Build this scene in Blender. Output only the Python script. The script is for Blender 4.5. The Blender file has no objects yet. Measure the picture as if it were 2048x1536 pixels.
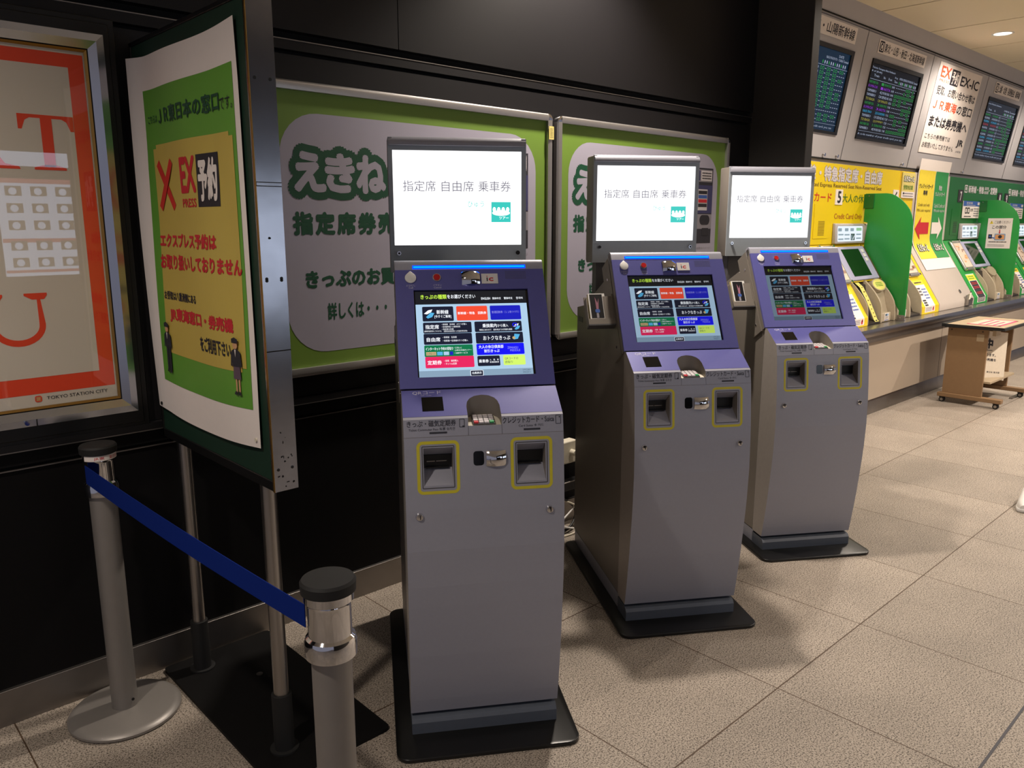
import bpy, bmesh, math, random
from mathutils import Vector, Matrix
random.seed(7)
SC = bpy.context.scene
COL = SC.collection
R = math.radians

# ------------------------------------------------------------------ camera
def cam_axes(yaw, pitch, roll):
    f = Vector((math.sin(yaw)*math.cos(pitch), math.cos(yaw)*math.cos(pitch), -math.sin(pitch)))
    r = Vector((math.cos(yaw), -math.sin(yaw), 0)); d = f.cross(r)
    c, s = math.cos(roll), math.sin(roll)
    return c*r+s*d, -s*r+c*d, f
cd = bpy.data.cameras.new('camera'); cam = bpy.data.objects.new('camera', cd); COL.objects.link(cam)
ax, ad, af = cam_axes(R(43.1368), R(11.3741), R(0.0391))
cam.matrix_world = Matrix(((ax.x, -ad.x, -af.x, 0), (ax.y, -ad.y, -af.y, 0), (ax.z, -ad.z, -af.z, 1.65), (0, 0, 0, 1)))
cd.sensor_width = 36.0; cd.lens = 1589.74/2048*36.0; cd.clip_start = 0.05; cd.clip_end = 100
SC.camera = cam
# ------------------------------------------------------------------ world, exposure, lights
SC.view_settings.view_transform = 'Standard'; SC.view_settings.look = 'None'
SC.view_settings.gamma = 1.0; SC.view_settings.use_curve_mapping = False
EXPOSURE = 1.3
SC.view_settings.exposure = EXPOSURE
wd = bpy.data.worlds.new('hall'); SC.world = wd; wd.use_nodes = True
bg = wd.node_tree.nodes['Background']; bg.inputs[0].default_value = (0.52, 0.51, 0.62, 1); bg.inputs[1].default_value = 0.16
CEIL = 3.4
# ceiling downlights: (x, y, watts, spot degrees)
DOWN = [(3.12, 2.52, 140, 118), (6.15, 2.20, 75, 150), (8.80, 2.657, 60, 150), (11.5, 2.35, 60, 150),
        (-0.7, 1.4, 75, 130), (7.3, 0.2, 220, 150), (10.2, 0.2, 240, 150), (5.0, -1.6, 125, 150)]
def downlight_lamp(x, y, watts, deg):
    ld = bpy.data.lights.new('downlight_lamp', 'SPOT'); ld.energy = watts; ld.color = (1.0, 0.88, 0.76)
    ld.spot_size = R(deg); ld.spot_blend = 0.7; ld.shadow_soft_size = 0.07
    o = bpy.data.objects.new('downlight_lamp', ld); COL.objects.link(o); o.location = (x, y, CEIL-0.03)
for a in DOWN: downlight_lamp(*a)

# ------------------------------------------------------------------ materials
def lin(c):
    return tuple((v/12.92 if v <= 0.04045 else ((v+0.055)/1.055)**2.4) for v in c)
def hx(h):
    return lin(tuple(int(h[i:i+2], 16)/255 for i in (0, 2, 4)))
MATS = {}
def mat(name, color, rough=0.5, metal=0.0, noise=0.08, scale=40, emit=None, es=1.0, spec=0.5, bump=0.0, objlevel=False):
    if name in MATS: return MATS[name]
    m = bpy.data.materials.new(name); m.use_nodes = True; nt = m.node_tree; N = nt.nodes; L = nt.links
    b = N['Principled BSDF']
    col = hx(color) if isinstance(color, str) else color
    b.inputs['Roughness'].default_value = rough; b.inputs['Metallic'].default_value = metal
    b.inputs['Specular IOR Level'].default_value = spec
    tc = N.new('ShaderNodeTexCoord'); ns = N.new('ShaderNodeTexNoise'); ns.inputs['Scale'].default_value = scale; ns.inputs['Detail'].default_value = 3
    L.new(tc.outputs['Object'], ns.inputs['Vector'])
    mx = N.new('ShaderNodeMix'); mx.data_type = 'RGBA'
    k = noise
    mx.inputs['A'].default_value = (col[0]*(1-k), col[1]*(1-k), col[2]*(1-k), 1)
    mx.inputs['B'].default_value = (min(1, col[0]*(1+k)), min(1, col[1]*(1+k)), min(1, col[2]*(1+k)), 1)
    L.new(ns.outputs['Fac'], mx.inputs['Factor']); L.new(mx.outputs['Result'], b.inputs['Base Color'])
    if bump:
        bp = N.new('ShaderNodeBump'); bp.inputs['Strength'].default_value = bump; bp.inputs['Distance'].default_value = 0.002
        L.new(ns.outputs['Fac'], bp.inputs['Height']); L.new(bp.outputs['Normal'], b.inputs['Normal'])
    if emit is not None:
        e = hx(emit) if isinstance(emit, str) else emit
        b.inputs['Emission Color'].default_value = (*e, 1); b.inputs['Emission Strength'].default_value = es
        if objlevel:   # viewing-angle dimming put into each screen's glow, kept in the object's own colour
            oi = N.new('ShaderNodeObjectInfo'); mm = N.new('ShaderNodeMath'); mm.operation = 'MULTIPLY'; mm.inputs[1].default_value = es
            sx = N.new('ShaderNodeSeparateColor'); L.new(oi.outputs['Color'], sx.inputs[0]); L.new(sx.outputs[0], mm.inputs[0])
            L.new(mm.outputs[0], b.inputs['Emission Strength'])
    MATS[name] = m
    return m
def glow(name, color, es=1.0, objlevel=False):
    return mat(name, (0.004, 0.004, 0.004), 0.12, spec=0.2, emit=color, es=es*0.5**EXPOSURE, noise=0, objlevel=objlevel)   # what a screen gives off, set against the exposure

M_black = mat('black_paint', '0b0b0c', 0.45)
M_wall = mat('dark_wall_panel', '151416', 0.45, spec=0.3, noise=0.1, scale=3)
M_wall_low = mat('dark_wall_low', '0d0c0d', 0.6, spec=0.15, noise=0.1, scale=3)
M_gap = mat('shadow_gap', '050505', 0.9)
M_steel = mat('stainless', 'a9a5a2', 0.28, 1.0, noise=0.06, scale=6)
M_steel_dull = mat('stainless_dull', '8f8a86', 0.42, 1.0, noise=0.15, scale=9)
M_chrome = mat('chrome', 'd9d9dc', 0.06, 1.0, noise=0)
M_alu = mat('aluminium', 'b9b6b4', 0.38, 0.85, noise=0.03)
M_beltblue = mat('belt_blue', '0a2470', 0.85, scale=300, spec=0.1)
M_pole = mat('satin_grey_pole', '8a8580', 0.42, 0.35, noise=0.06, scale=25)
M_kgrey = mat('kiosk_grey', '9c9da9', 0.42, 0.15, noise=0.03, scale=90)
M_kside = mat('kiosk_side', '7d766e', 0.45, 0.1, noise=0.04)
M_kcover = mat('kiosk_cover_edge', 'a19a94', 0.42, 0.1)
M_kdark = mat('kiosk_dark', '4c4b4e', 0.5)
M_kframe = mat('kiosk_display_frame', 'a3abb2', 0.45, 0.1, noise=0.03)
M_kpurple = mat('kiosk_purple', '58599d', 0.42, 0.1, noise=0.04, scale=90)
M_ktoe = mat('kiosk_toe', '555b66', 0.42, 0.1)
M_kplate = mat('kiosk_plate', '101010', 0.28)
M_yel_line = mat('yellow_line', 'c9bd2e', 0.5)
M_pad = mat('keypad_cream', 'd9d2bf', 0.5)
M_ink = mat('ink_dark', '2a2a34', 0.6)
M_inkl = mat('ink_light', 'c9c8d6', 0.6)
M_led = glow('led_bar', (0.0, 0.03, 1.0), 2.5)
M_led2 = glow('led_core', (0.0, 0.30, 1.0), 1.6)
M_red = mat('red_button', 'b3121c', 0.3)
M_white = mat('white_plastic', 'dcdad6', 0.45)
M_wprint = mat('white_print', 'cfc9cc', 0.6, noise=0.02)
M_screenoff = mat('lcd_black', '07080a', 0.12)
M_scrwhite = glow('display_white', (1.0, 1.0, 1.0), 1.7)
M_scrink = glow('display_ink', (0.18, 0.17, 0.22), 1.0)
M_scrteal = glow('display_teal', (0.05, 0.62, 0.55), 1.0)
def ui(n, c, s=1.0): return glow('ui_'+n, c, s, True)
U_bg = ui('bg', 'b2d2ec', 1.0); U_hdr = ui('hdr', '1c1d22'); U_foot = ui('foot', '8ba6bd'); U_dark = ui('dark', '1b1f33'); U_org = ui('org', 'ee4d33', 1.1)
U_blue = ui('blue', '1a20b8', 1.1); U_blue2 = ui('blue2', '1414f0', 1.1); U_grn = ui('grn', '0f7a4c'); U_pink = ui('pink', 'e2265e', 1.1); U_lime = ui('lime', 'd0f06a', 1.1)
U_w = ui('white', 'f4f8ff', 1.2); U_ink = ui('ink', '32405a'); U_lime2 = ui('limetxt', 'c6f04e', 1.1); U_cyan = ui('cyan', '58b6e8'); U_lil = ui('lilac', '9b9cf4'); U_tan = ui('tan', 'c9ae7c')
M_green = mat('machine_green', '24913f', 0.4, noise=0.04)
M_greend = mat('machine_green_deep', '146329', 0.42, noise=0.04)
M_yellow = mat('machine_yellow', 'e6c90e', 0.4, noise=0.03)
M_beige = mat('beige_plastic', 'a89b84', 0.5)
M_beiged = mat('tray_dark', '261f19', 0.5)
M_panel = mat('panel_grey', 'b4b0b0', 0.45, 0.1, noise=0.04, scale=5)
M_cream = mat('cream_panel', 'bfb4aa', 0.45, noise=0.04, scale=4)
M_bez = mat('bezel_lilac', 'a4a5c0', 0.45)
M_lcdgreen = mat('lcd_green', '10290f', 0.1)
M_paper = mat('paper_white', 'e8dfd8', 0.7, noise=0.02)
M_paperd = mat('print_dark', '25232b', 0.7)
M_prred = mat('print_red', 'c4202e', 0.6)
M_prorange = mat('print_orange', 'e05a36', 0.6)
M_prgreen = mat('print_green', '5f9c33', 0.5, noise=0.06, scale=8)
M_prlime = mat('print_lime', '6f8f36', 0.5, noise=0.04, scale=6)
M_prdkgreen = mat('print_dark_green', '0a4a31', 0.55)
M_pryel = mat('print_yellow', 'c2ac50', 0.5, noise=0.05, scale=8)
M_prblue = mat('print_blue', '3a5da8', 0.5)
M_lilac = mat('print_pale', 'a9a5b5', 0.5, noise=0.02)
M_stred = mat('poster_red', 'f04a22', 0.45, noise=0.06, scale=5)
M_stpaper = mat('poster_cream', 'dcd3c4', 0.5, noise=0.05, scale=4)
M_brown = mat('table_brown', '86694a', 0.55, noise=0.06, scale=30)
M_tan = mat('table_tan', 'a8957a', 0.5, noise=0.06, scale=30)
M_rubber = mat('black_rubber', '121212', 0.7)
M_pink = mat('pink_tape', 'e8486e', 0.6)
M_ceil = mat('ceiling_panel', 'e2d6bf', 0.6, noise=0.02, scale=2)
M_lampon = glow('lamp_on', (1.0, 0.93, 0.82), 2.2)
M_darkboard = mat('dark_green_board', '123022', 0.55)
M_signsteel = mat('worn_steel', 'a0a2ac', 0.19, 1.0, noise=0.3, scale=9, bump=0.15)
M_frame = mat('bright_frame', 'c2c6d0', 0.2, 1.0, noise=0.03, scale=8)
M_baseplate = mat('base_plate_black', '0b0a0a', 0.6, spec=0.2)
M_brass = mat('brass_strip', 'a07c42', 0.35, 0.9)
def glass_mat():
    m = bpy.data.materials.new('clear_glass'); m.use_nodes = True; nt = m.node_tree; N = nt.nodes
    N.remove(N['Principled BSDF']); out = N['Material Output']
    t = N.new('ShaderNodeBsdfTransparent'); g = N.new('ShaderNodeBsdfGlossy'); g.inputs['Roughness'].default_value = 0.01
    lw = N.new('ShaderNodeLayerWeight'); lw.inputs['Blend'].default_value = 0.5
    pw = N.new('ShaderNodeMath'); pw.operation = 'POWER'; pw.inputs[1].default_value = 5.0; nt.links.new(lw.outputs['Facing'], pw.inputs[0])
    fr = N.new('ShaderNodeMath'); fr.operation = 'MULTIPLY_ADD'; fr.inputs[1].default_value = 0.9; fr.inputs[2].default_value = 0.045; nt.links.new(pw.outputs[0], fr.inputs[0])   # Schlick's reflectance of a pane
    ns = N.new('ShaderNodeTexNoise'); ns.inputs['Scale'].default_value = 6
    mx = N.new('ShaderNodeMixShader'); nt.links.new(fr.outputs[0], mx.inputs[0]); nt.links.new(t.outputs[0], mx.inputs[1]); nt.links.new(g.outputs[0], mx.inputs[2]); nt.links.new(mx.outputs[0], out.inputs[0])
    return m
M_glass = glass_mat()
def floor_mat():
    m = bpy.data.materials.new('granite_tiles'); m.use_nodes = True; nt = m.node_tree; N = nt.nodes; L = nt.links; b = N['Principled BSDF']
    tc = N.new('ShaderNodeTexCoord'); sp = N.new('ShaderNodeSeparateXYZ'); L.new(tc.outputs['Object'], sp.inputs[0])
    def M(op, a, c=None):
        n = N.new('ShaderNodeMath'); n.operation = op
        for i, v in enumerate((a, c)):
            if v is None: continue
            if isinstance(v, (int, float)): n.inputs[i].default_value = v
            else: L.new(v, n.inputs[i])
        return n.outputs[0]
    def cell(o, off, size):
        q = M('DIVIDE', M('SUBTRACT', o, off), size); return q
    qx = cell(sp.outputs[0], 2.485, 0.689); qy = cell(sp.outputs[1], 1.245, 0.878)
    def line(q, size, wd):
        fr = M('FRACT', q); d = M('MINIMUM', fr, M('SUBTRACT', 1.0, fr)); return M('LESS_THAN', M('MULTIPLY', d, size), wd)
    grout = M('MAXIMUM', line(qx, 0.689, 0.0022), line(qy, 0.878, 0.0026))
    cb = N.new('ShaderNodeCombineXYZ'); L.new(M('FLOOR', qx), cb.inputs[0]); L.new(M('FLOOR', qy), cb.inputs[1])
    wn = N.new('ShaderNodeTexWhiteNoise'); L.new(cb.outputs[0], wn.inputs['Vector'])
    n1 = N.new('ShaderNodeTexNoise'); n1.inputs['Scale'].default_value = 180; n1.inputs['Detail'].default_value = 2; L.new(tc.outputs['Object'], n1.inputs['Vector'])
    n2 = N.new('ShaderNodeTexNoise'); n2.inputs['Scale'].default_value = 230; n2.inputs['Detail'].default_value = 1; L.new(tc.outputs['Object'], n2.inputs['Vector'])
    n3 = N.new('ShaderNodeTexNoise'); n3.inputs['Scale'].default_value = 3; n3.inputs['Detail'].default_value = 4; L.new(tc.outputs['Object'], n3.inputs['Vector'])
    r1 = N.new('ShaderNodeValToRGB'); L.new(n1.outputs[0], r1.inputs[0]); e = r1.color_ramp.elements
    e[0].position = 0.33; e[0].color = (*hx('50473e'), 1); e[1].position = 0.45; e[1].color = (*hx('a09588'), 1); x = e.new(0.70); x.color = (*hx('bcb0a3'), 1)
    r2 = N.new('ShaderNodeValToRGB'); L.new(n2.outputs[0], r2.inputs[0]); e = r2.color_ramp.elements
    e[0].position = 0.35; e[0].color = (0.13, 0.11, 0.10, 1); e[1].position = 0.42; e[1].color = (1, 1, 1, 1)
    def mul(a, c, f=1.0):
        n = N.new('ShaderNodeMix'); n.data_type = 'RGBA'; n.blend_type = 'MULTIPLY'; n.inputs['Factor'].default_value = f
        L.new(a, n.inputs['A']); L.new(c, n.inputs['B']); return n.outputs['Result']
    col = mul(r1.outputs[0], r2.outputs[0])
    mr = N.new('ShaderNodeMapRange'); mr.inputs['To Min'].default_value = 0.84; mr.inputs['To Max'].default_value = 1.06; L.new(wn.outputs['Value'], mr.inputs['Value'])
    mr2 = N.new('ShaderNodeMapRange'); mr2.inputs['From Min'].default_value = 0.3; mr2.inputs['From Max'].default_value = 0.7; mr2.inputs['To Min'].default_value = 0.85; mr2.inputs['To Max'].default_value = 1.05; L.new(n3.outputs[0], mr2.inputs['Value'])
    cc = N.new('ShaderNodeCombineColor')
    tone = M('MULTIPLY', mr.outputs[0], mr2.outputs[0])
    for i in range(3): L.new(tone, cc.inputs[i])
    col = mul(col, cc.outputs[0])
    g = N.new('ShaderNodeMix'); g.data_type = 'RGBA'; L.new(grout, g.inputs['Factor']); L.new(col, g.inputs['A']); g.inputs['B'].default_value = (*hx('4a3828'), 1)
    L.new(g.outputs['Result'], b.inputs['Base Color']); b.inputs['Roughness'].default_value = 0.55; b.inputs['Specular IOR Level'].default_value = 0.35
    return m
M_floor = floor_mat()
M_darkstrip = mat('dark_strip', '2c2b36', 0.5)

# ------------------------------------------------------------------ mesh helpers
GL = {}
def glyphs(s, bold=0.0, res=2):
    k = (s, bold, res)
    if k in GL: return GL[k]
    c = bpy.data.curves.new('t', 'FONT'); c.body = s; c.resolution_u = res; c.offset = bold
    o = bpy.data.objects.new('t', c); COL.objects.link(o)
    dg = bpy.context.evaluated_depsgraph_get(); dg.update()
    me = bpy.data.meshes.new_from_object(o.evaluated_get(dg))
    vs = [(v.co.x, v.co.y) for v in me.vertices]; fs = [tuple(p.vertices) for p in me.polygons]
    bpy.data.objects.remove(o); bpy.data.curves.remove(c); bpy.data.meshes.remove(me)
    GL[k] = (vs, fs)
    return GL[k]

def heavy(b):   # shifts that thicken a stroke by b on every side
    if b <= 0.004: return [(0, 0)]
    if b <= 0.03: return [(b*sx, b*sy) for sx, sy in ((1, 0.4), (-0.4, 1), (-1, -0.4), (0.4, -1))]
    n = 8 if b < 0.08 else 20
    out = [(b*math.cos(2*math.pi*i/n), b*math.sin(2*math.pi*i/n)) for i in range(n)]
    if b >= 0.05: out += [(b*0.5*math.cos(2*math.pi*i/8), b*0.5*math.sin(2*math.pi*i/8)) for i in range(8)]
    return out

class MB:
    def __init__(s): s.v = []; s.f = []; s.m = []; s.mats = []
    def mi(s, m):
        if m not in s.mats: s.mats.append(m)
        return s.mats.index(m)
    def add(s, vs, fs, m):
        b = len(s.v); i = s.mi(m); s.v += [tuple(p) for p in vs]
        for f in fs: s.f.append(tuple(b+k for k in f)); s.m.append(i)
    def box(s, x0, x1, y0, y1, z0, z1, m, M=None):
        vs = [Vector((x, y, z)) for z in (z0, z1) for y in (y0, y1) for x in (x0, x1)]
        if M is not None: vs = [M @ p for p in vs]
        s.add(vs, [(0, 2, 3, 1), (4, 5, 7, 6), (0, 1, 5, 4), (2, 6, 7, 3), (0, 4, 6, 2), (1, 3, 7, 5)], m)
    def extrude(s, pts, vec, m, cap=True, mside=None):   # closed polygon pts (3D) swept along vec
        n = len(pts); a = [Vector(p) for p in pts]; b = [p+Vector(vec) for p in a]
        s.add(a+b, [(i, (i+1) % n, n+(i+1) % n, n+i) for i in range(n)], mside or m)
        if cap: s.add(a, [tuple(range(n))], m); s.add(b, [tuple(range(n))], m)
    def prof_x(s, yz, x0, x1, m, mside=None): s.extrude([(x0, y, z) for y, z in yz], (x1-x0, 0, 0), m, True, mside)
    def lathe(s, prof, c, m, seg=40, cap=True):
        vs = []; n = len(prof)
        for k in range(seg):
            a = 2*math.pi*k/seg
            for r, z in prof: vs.append((c[0]+r*math.cos(a), c[1]+r*math.sin(a), c[2]+z))
        fs = [(k*n+i, ((k+1) % seg)*n+i, ((k+1) % seg)*n+i+1, k*n+i+1) for k in range(seg) for i in range(n-1)]
        s.add(vs, fs, m)
        if cap:
            s.add([vs[k*n] for k in range(seg)], [tuple(range(seg))], m); s.add([vs[k*n+n-1] for k in range(seg)], [tuple(range(seg))], m)
    def tube(s, path, r, m, seg=12, cap=True):
        P = [Vector(p) for p in path]; rings = []
        for i, p in enumerate(P):
            t = (P[min(i+1, len(P)-1)]-P[max(i-1, 0)]).normalized()
            u = t.cross(Vector((0, 0, 1)));
            if u.length < 0.05: u = t.cross(Vector((0, 1, 0)))
            u.normalize(); w = t.cross(u)
            rings.append([p+r*(math.cos(2*math.pi*k/seg)*u+math.sin(2*math.pi*k/seg)*w) for k in range(seg)])
        vs = [q for g in rings for q in g]
        fs = [(i*seg+k, i*seg+(k+1) % seg, (i+1)*seg+(k+1) % seg, (i+1)*seg+k) for i in range(len(P)-1) for k in range(seg)]
        s.add(vs, fs, m)
        if cap: s.add(rings[0], [tuple(range(seg))], m); s.add(rings[-1], [tuple(range(seg))], m)
    def disc(s, c, n, r, m, h=0.0, seg=24):   # a short cylinder facing n
        n = Vector(n).normalized(); s.tube([Vector(c), Vector(c)+n*max(h, 1e-4)], r, m, seg)
    def build(s, name, parent=None, bev=0.0, smooth=True, seg=2, loc=None, rotz=0.0):
        me = bpy.data.meshes.new(name); me.from_pydata(s.v, [], s.f)
        for m in s.mats: me.materials.append(m)
        me.polygons.foreach_set('material_index', s.m)
        if smooth:
            me.polygons.foreach_set('use_smooth', [True]*len(s.f)); me.update(); me.set_sharp_from_angle(angle=R(32))
        me.update()
        o = bpy.data.objects.new(name, me); COL.objects.link(o)
        if parent: o.parent = parent
        if loc: o.location = loc
        if rotz: o.rotation_euler.z = rotz
        if bev:
            # merge the seams so the bevel sees closed edges
            bm = bmesh.new(); bm.from_mesh(me); bmesh.ops.remove_doubles(bm, verts=bm.verts, dist=1e-5); bmesh.ops.recalc_face_normals(bm, faces=bm.faces); bm.to_mesh(me); bm.free()
            md = o.modifiers.new('edge', 'BEVEL'); md.width = bev; md.segments = seg; md.limit_method = 'ANGLE'; md.angle_limit = R(35); md.harden_normals = False
        return o

class CV:   # a drawing surface: (x, y) in metres, h = height over it
    def __init__(s, mb, o=None, ex=None, ey=None, n=None, fn=None, lay=0.0006):
        s.mb = mb; s.lay = lay
        if fn is None:
            o, ex, ey = Vector(o), Vector(ex).normalized(), Vector(ey).normalized(); n = Vector(n).normalized() if n else ex.cross(ey)
            fn = lambda x, y, h: o+ex*x+ey*y+n*h
        s.fn = fn
    def P(s, x, y, L): return s.fn(x, y, L*s.lay)
    def poly(s, pts, m, L=1): s.mb.add([s.P(x, y, L) for x, y in pts], [tuple(range(len(pts)))], m)
    def rect(s, x0, y0, x1, y1, m, L=1, nx=1, ny=1):
        vs = [s.P(x0+(x1-x0)*i/nx, y0+(y1-y0)*j/ny, L) for j in range(ny+1) for i in range(nx+1)]
        s.mb.add(vs, [(j*(nx+1)+i, j*(nx+1)+i+1, (j+1)*(nx+1)+i+1, (j+1)*(nx+1)+i) for j in range(ny) for i in range(nx)], m)
    def rrpts(s, x0, y0, x1, y1, r, k=8):
        out = []
        for cx, cy, a in ((x1-r, y1-r, 0), (x0+r, y1-r, 90), (x0+r, y0+r, 180), (x1-r, y0+r, 270)):
            out += [(cx+r*math.cos(R(a+90*i/k)), cy+r*math.sin(R(a+90*i/k))) for i in range(k+1)]
        return out
    def rr(s, x0, y0, x1, y1, r, m, L=1): s.poly(s.rrpts(x0, y0, x1, y1, r), m, L)
    def ring(s, x0, y0, x1, y1, r, t, m, L=1):
        a = s.rrpts(x0, y0, x1, y1, r); b = s.rrpts(x0+t, y0+t, x1-t, y1-t, max(r-t, 0.0005)); n = len(a)
        s.mb.add([s.P(x, y, L) for x, y in a+b], [(i, (i+1) % n, n+(i+1) % n, n+i) for i in range(n)], m)
    def disc(s, x, y, r, m, L=1, ry=None, k=24): s.poly([(x+r*math.cos(2*math.pi*i/k), y+(ry or r)*math.sin(2*math.pi*i/k)) for i in range(k)], m, L)
    def line(s, x0, y0, x1, y1, t, m, L=1):
        d = Vector((x1-x0, y1-y0)).normalized(); n = (-d.y*t/2, d.x*t/2)
        s.poly([(x0+n[0], y0+n[1]), (x1+n[0], y1+n[1]), (x1-n[0], y1-n[1]), (x0-n[0], y0-n[1])], m, L)
    def text(s, t, x0, y0, x1, y1, m, L=2, bold=0.0, ref=None, pad=0.0, res=2):
        vs, fs = glyphs(t, 0.0, res); rv = vs
        e = bold if not ref else 0.0   # a heavy face keeps to the box it is given
        ax0 = min(p[0] for p in rv); ax1 = max(p[0] for p in rv); ay0 = min(p[1] for p in rv); ay1 = max(p[1] for p in rv)
        sx = (x1-x0)/max(ax1-ax0+2*e, 1e-6); sy = (y1-y0)/max(ay1-ay0+2*e, 1e-6)
        for k, (ox, oy) in enumerate(heavy(bold)):
            s.mb.add([s.P(x0+(p[0]+ox-ax0+e)*sx, y0+(p[1]+oy-ay0+e)*sy, L+0.02*k) for p in vs], fs, m)

def tag(o, label=None, cat=None, group=None, kind=None):
    if label: o['label'] = label
    if cat: o['category'] = cat
    if group: o['group'] = group
    if kind: o['kind'] = kind
    return o
def empty(name, loc=(0, 0, 0), rotz=0.0):
    o = bpy.data.objects.new(name, None); COL.objects.link(o); o.location = loc; o.rotation_euler.z = rotz; o.empty_display_size = 0.1
    return o
def struct(name, mb, label, cat, **k):
    return tag(mb.build(name, **k), label, cat, kind='structure')

# ================================================================== SETTING
m = MB(); m.add([(-3, -6, 0), (18, -6, 0), (18, 3.4, 0), (-3, 3.4, 0)], [(0, 1, 2, 3)], M_floor)
struct('floor', m, 'speckled beige granite tile floor with thin dark joints', 'floor')
m = MB(); m.box(2.3, 9.0, 0.595, 0.603, 0.0, 0.0012, M_darkstrip)
struct('trim_1', m, 'thin dark metal strip set in the floor at the lower right corner', 'floor strip')
# ceiling of long panels with joints between them
m = MB(); x = 7.165-1.083*10
while x < 18:
    m.box(x+0.009, x+1.074, -6, 3.12, CEIL, CEIL+0.03, M_ceil); m.box(x-0.009, x+0.009, -6, 3.12, CEIL+0.02, CEIL+0.04, M_gap); x += 1.083
struct('ceiling', m, 'beige panelled ceiling with narrow dark joints', 'ceiling')
WY = 2.915
m = MB(); XA, XB = -3.0, 4.886
m.box(XA, XB, WY, 3.3, 0.0, 0.868, M_wall_low)
m.box(XA, XB, WY+0.012, 3.3, 0.868, 0.958, M_gap)
m.box(XA, XB, WY-0.004, 3.3, 0.880, 0.925, M_wall_low)
m.box(XA, XB, WY, 3.3, 0.958, 2.282, M_wall)
m.box(XA, XB, WY+0.03, 3.3, 2.282, 2.298, M_gap)
m.box(XA, XB, WY-0.006, 3.3, 2.298, 2.334, M_wall)
m.box(XA, XB, WY+0.03, 3.3, 2.334, 2.366, M_gap)
m.box(XA, 2.070, WY-0.012, 3.3, 2.366, CEIL, M_wall); m.box(2.074, XB, WY-0.012, 3.3, 2.366, CEIL, M_wall); m.box(2.07, 2.074, WY+0.01, 3.3, 2.366, CEIL, M_gap)
struct('wall_back', m, 'near-black panelled wall behind the kiosks with horizontal grooves', 'wall')
m = MB(); m.box(XA, XB, WY-0.030, WY, 0.930, 0.956, M_wall); m.box(XA, XB, WY-0.0305, WY-0.02, 0.930, 0.9335, M_steel_dull)
m.box(XA, XB, WY-0.010, WY, 0.866, 0.8695, M_steel_dull)
struct('trim_2', m, 'thin ledge with a bright lower edge under the advertising boards', 'wall trim')
m = MB(); m.box(XA, XB, WY-0.008, WY, 2.3325, 2.336, M_steel_dull)
struct('trim_3', m, 'thin bright metal edge in the groove high on the dark wall', 'wall trim')
m = MB(); m.box(XA, XB, 2.899, WY+0.01, 0.0, 0.126, M_steel_dull)
struct('baseboard_back', m, 'stainless steel baseboard along the dark wall', 'baseboard', bev=0.0015)
m = MB(); m.box(4.886, 4.978, 2.522, 3.3, 0, CEIL, mat('fin_paint', '343230', 0.5, noise=0.05, spec=0.3))
struct('wall_fin', m, 'dark fin wall projecting between the kiosks and the ticket machines', 'wall', bev=0.004)
# ticket wall: vertical back, leaning upper panel, top strip
XT0, XT1 = 4.978, 16.0
m = MB(); m.box(XT0, XT1, 3.302, 3.6, 0.0, 2.188, M_panel)
struct('wall_right', m, 'wall behind the ticket machines and their counter', 'wall')
m = MB(); m.prof_x([(3.286, 2.19), (3.121, 3.225), (3.14, 3.235), (3.13, 3.24), (3.10, CEIL), (3.6, CEIL), (3.6, 2.19)], XT0, XT1, M_panel)
o_ = Vector((0, 3.285, 2.19)); e_ = Vector((0, -0.165, 1.04)).normalized(); n_ = Vector((0, -e_.z, e_.y))
OV = lambda mb, lay=0.0006: CV(mb, fn=lambda x, t, h: o_+Vector((x, 0, 0))+e_*t+n_*(h+0.001), lay=lay)
c = OV(m)
for xs in (5.57, 7.0, 8.46, 10.05, 11.45, 12.9): c.rect(xs-0.004, 0.0, xs+0.004, 1.065, M_kdark, 1)
c.rect(XT0, 1.066, XT1, 1.078, M_gap, 1); c.rect(XT0, -0.002, XT1, 0.010, M_gap, 1)
struct('wall_upper', m, 'grey metal panel leaning out above the ticket machines', 'wall')
# knobs on the leaning panel
for i, (x, l) in enumerate(((6.66, 'leftmost round knob on the grey panel above the yellow sign'), (6.90, 'second round knob on the grey panel, above the yellow sign, left of the number 5'), (8.30, 'round knob at the right end of the grey panel above the yellow sign'), (9.98, 'round knob on the grey panel above the left end of the green sign'))):
    m = MB(); p = o_+Vector((x, 0, 0))+e_*0.035; m.tube([p, p+n_*0.016], 0.007, M_steel); m.tube([p+n_*0.016, p+n_*0.024], 0.014, M_chrome)
    tag(m.build('panel_knob'), l, 'knob', 'knobs under the departure screens')
# downlights
for i, (x, y, wt, dg) in enumerate(DOWN):
    m = MB(); m.lathe([(0.075, 0.0), (0.090, -0.006), (0.095, 0.001)], (x, y, CEIL-0.001), M_white, 32, False)
    root = empty('downlight', (x, y, CEIL)); m2 = MB(); m2.lathe([(0.0, 0.0), (0.074, 0.0)], (0, 0, -0.004), M_lampon, 32, False)
    for k in range(len(m.v)): m.v[k] = (m.v[k][0]-x, m.v[k][1]-y, m.v[k][2]-CEIL)
    m.build('trim_ring', root); m2.build('lamp_face', root)
    tag(root, 'round recessed ceiling downlight above the ticket machines' if i == 2 else 'round recessed ceiling downlight, out of the picture', 'ceiling light', 'ceiling downlights')

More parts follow.
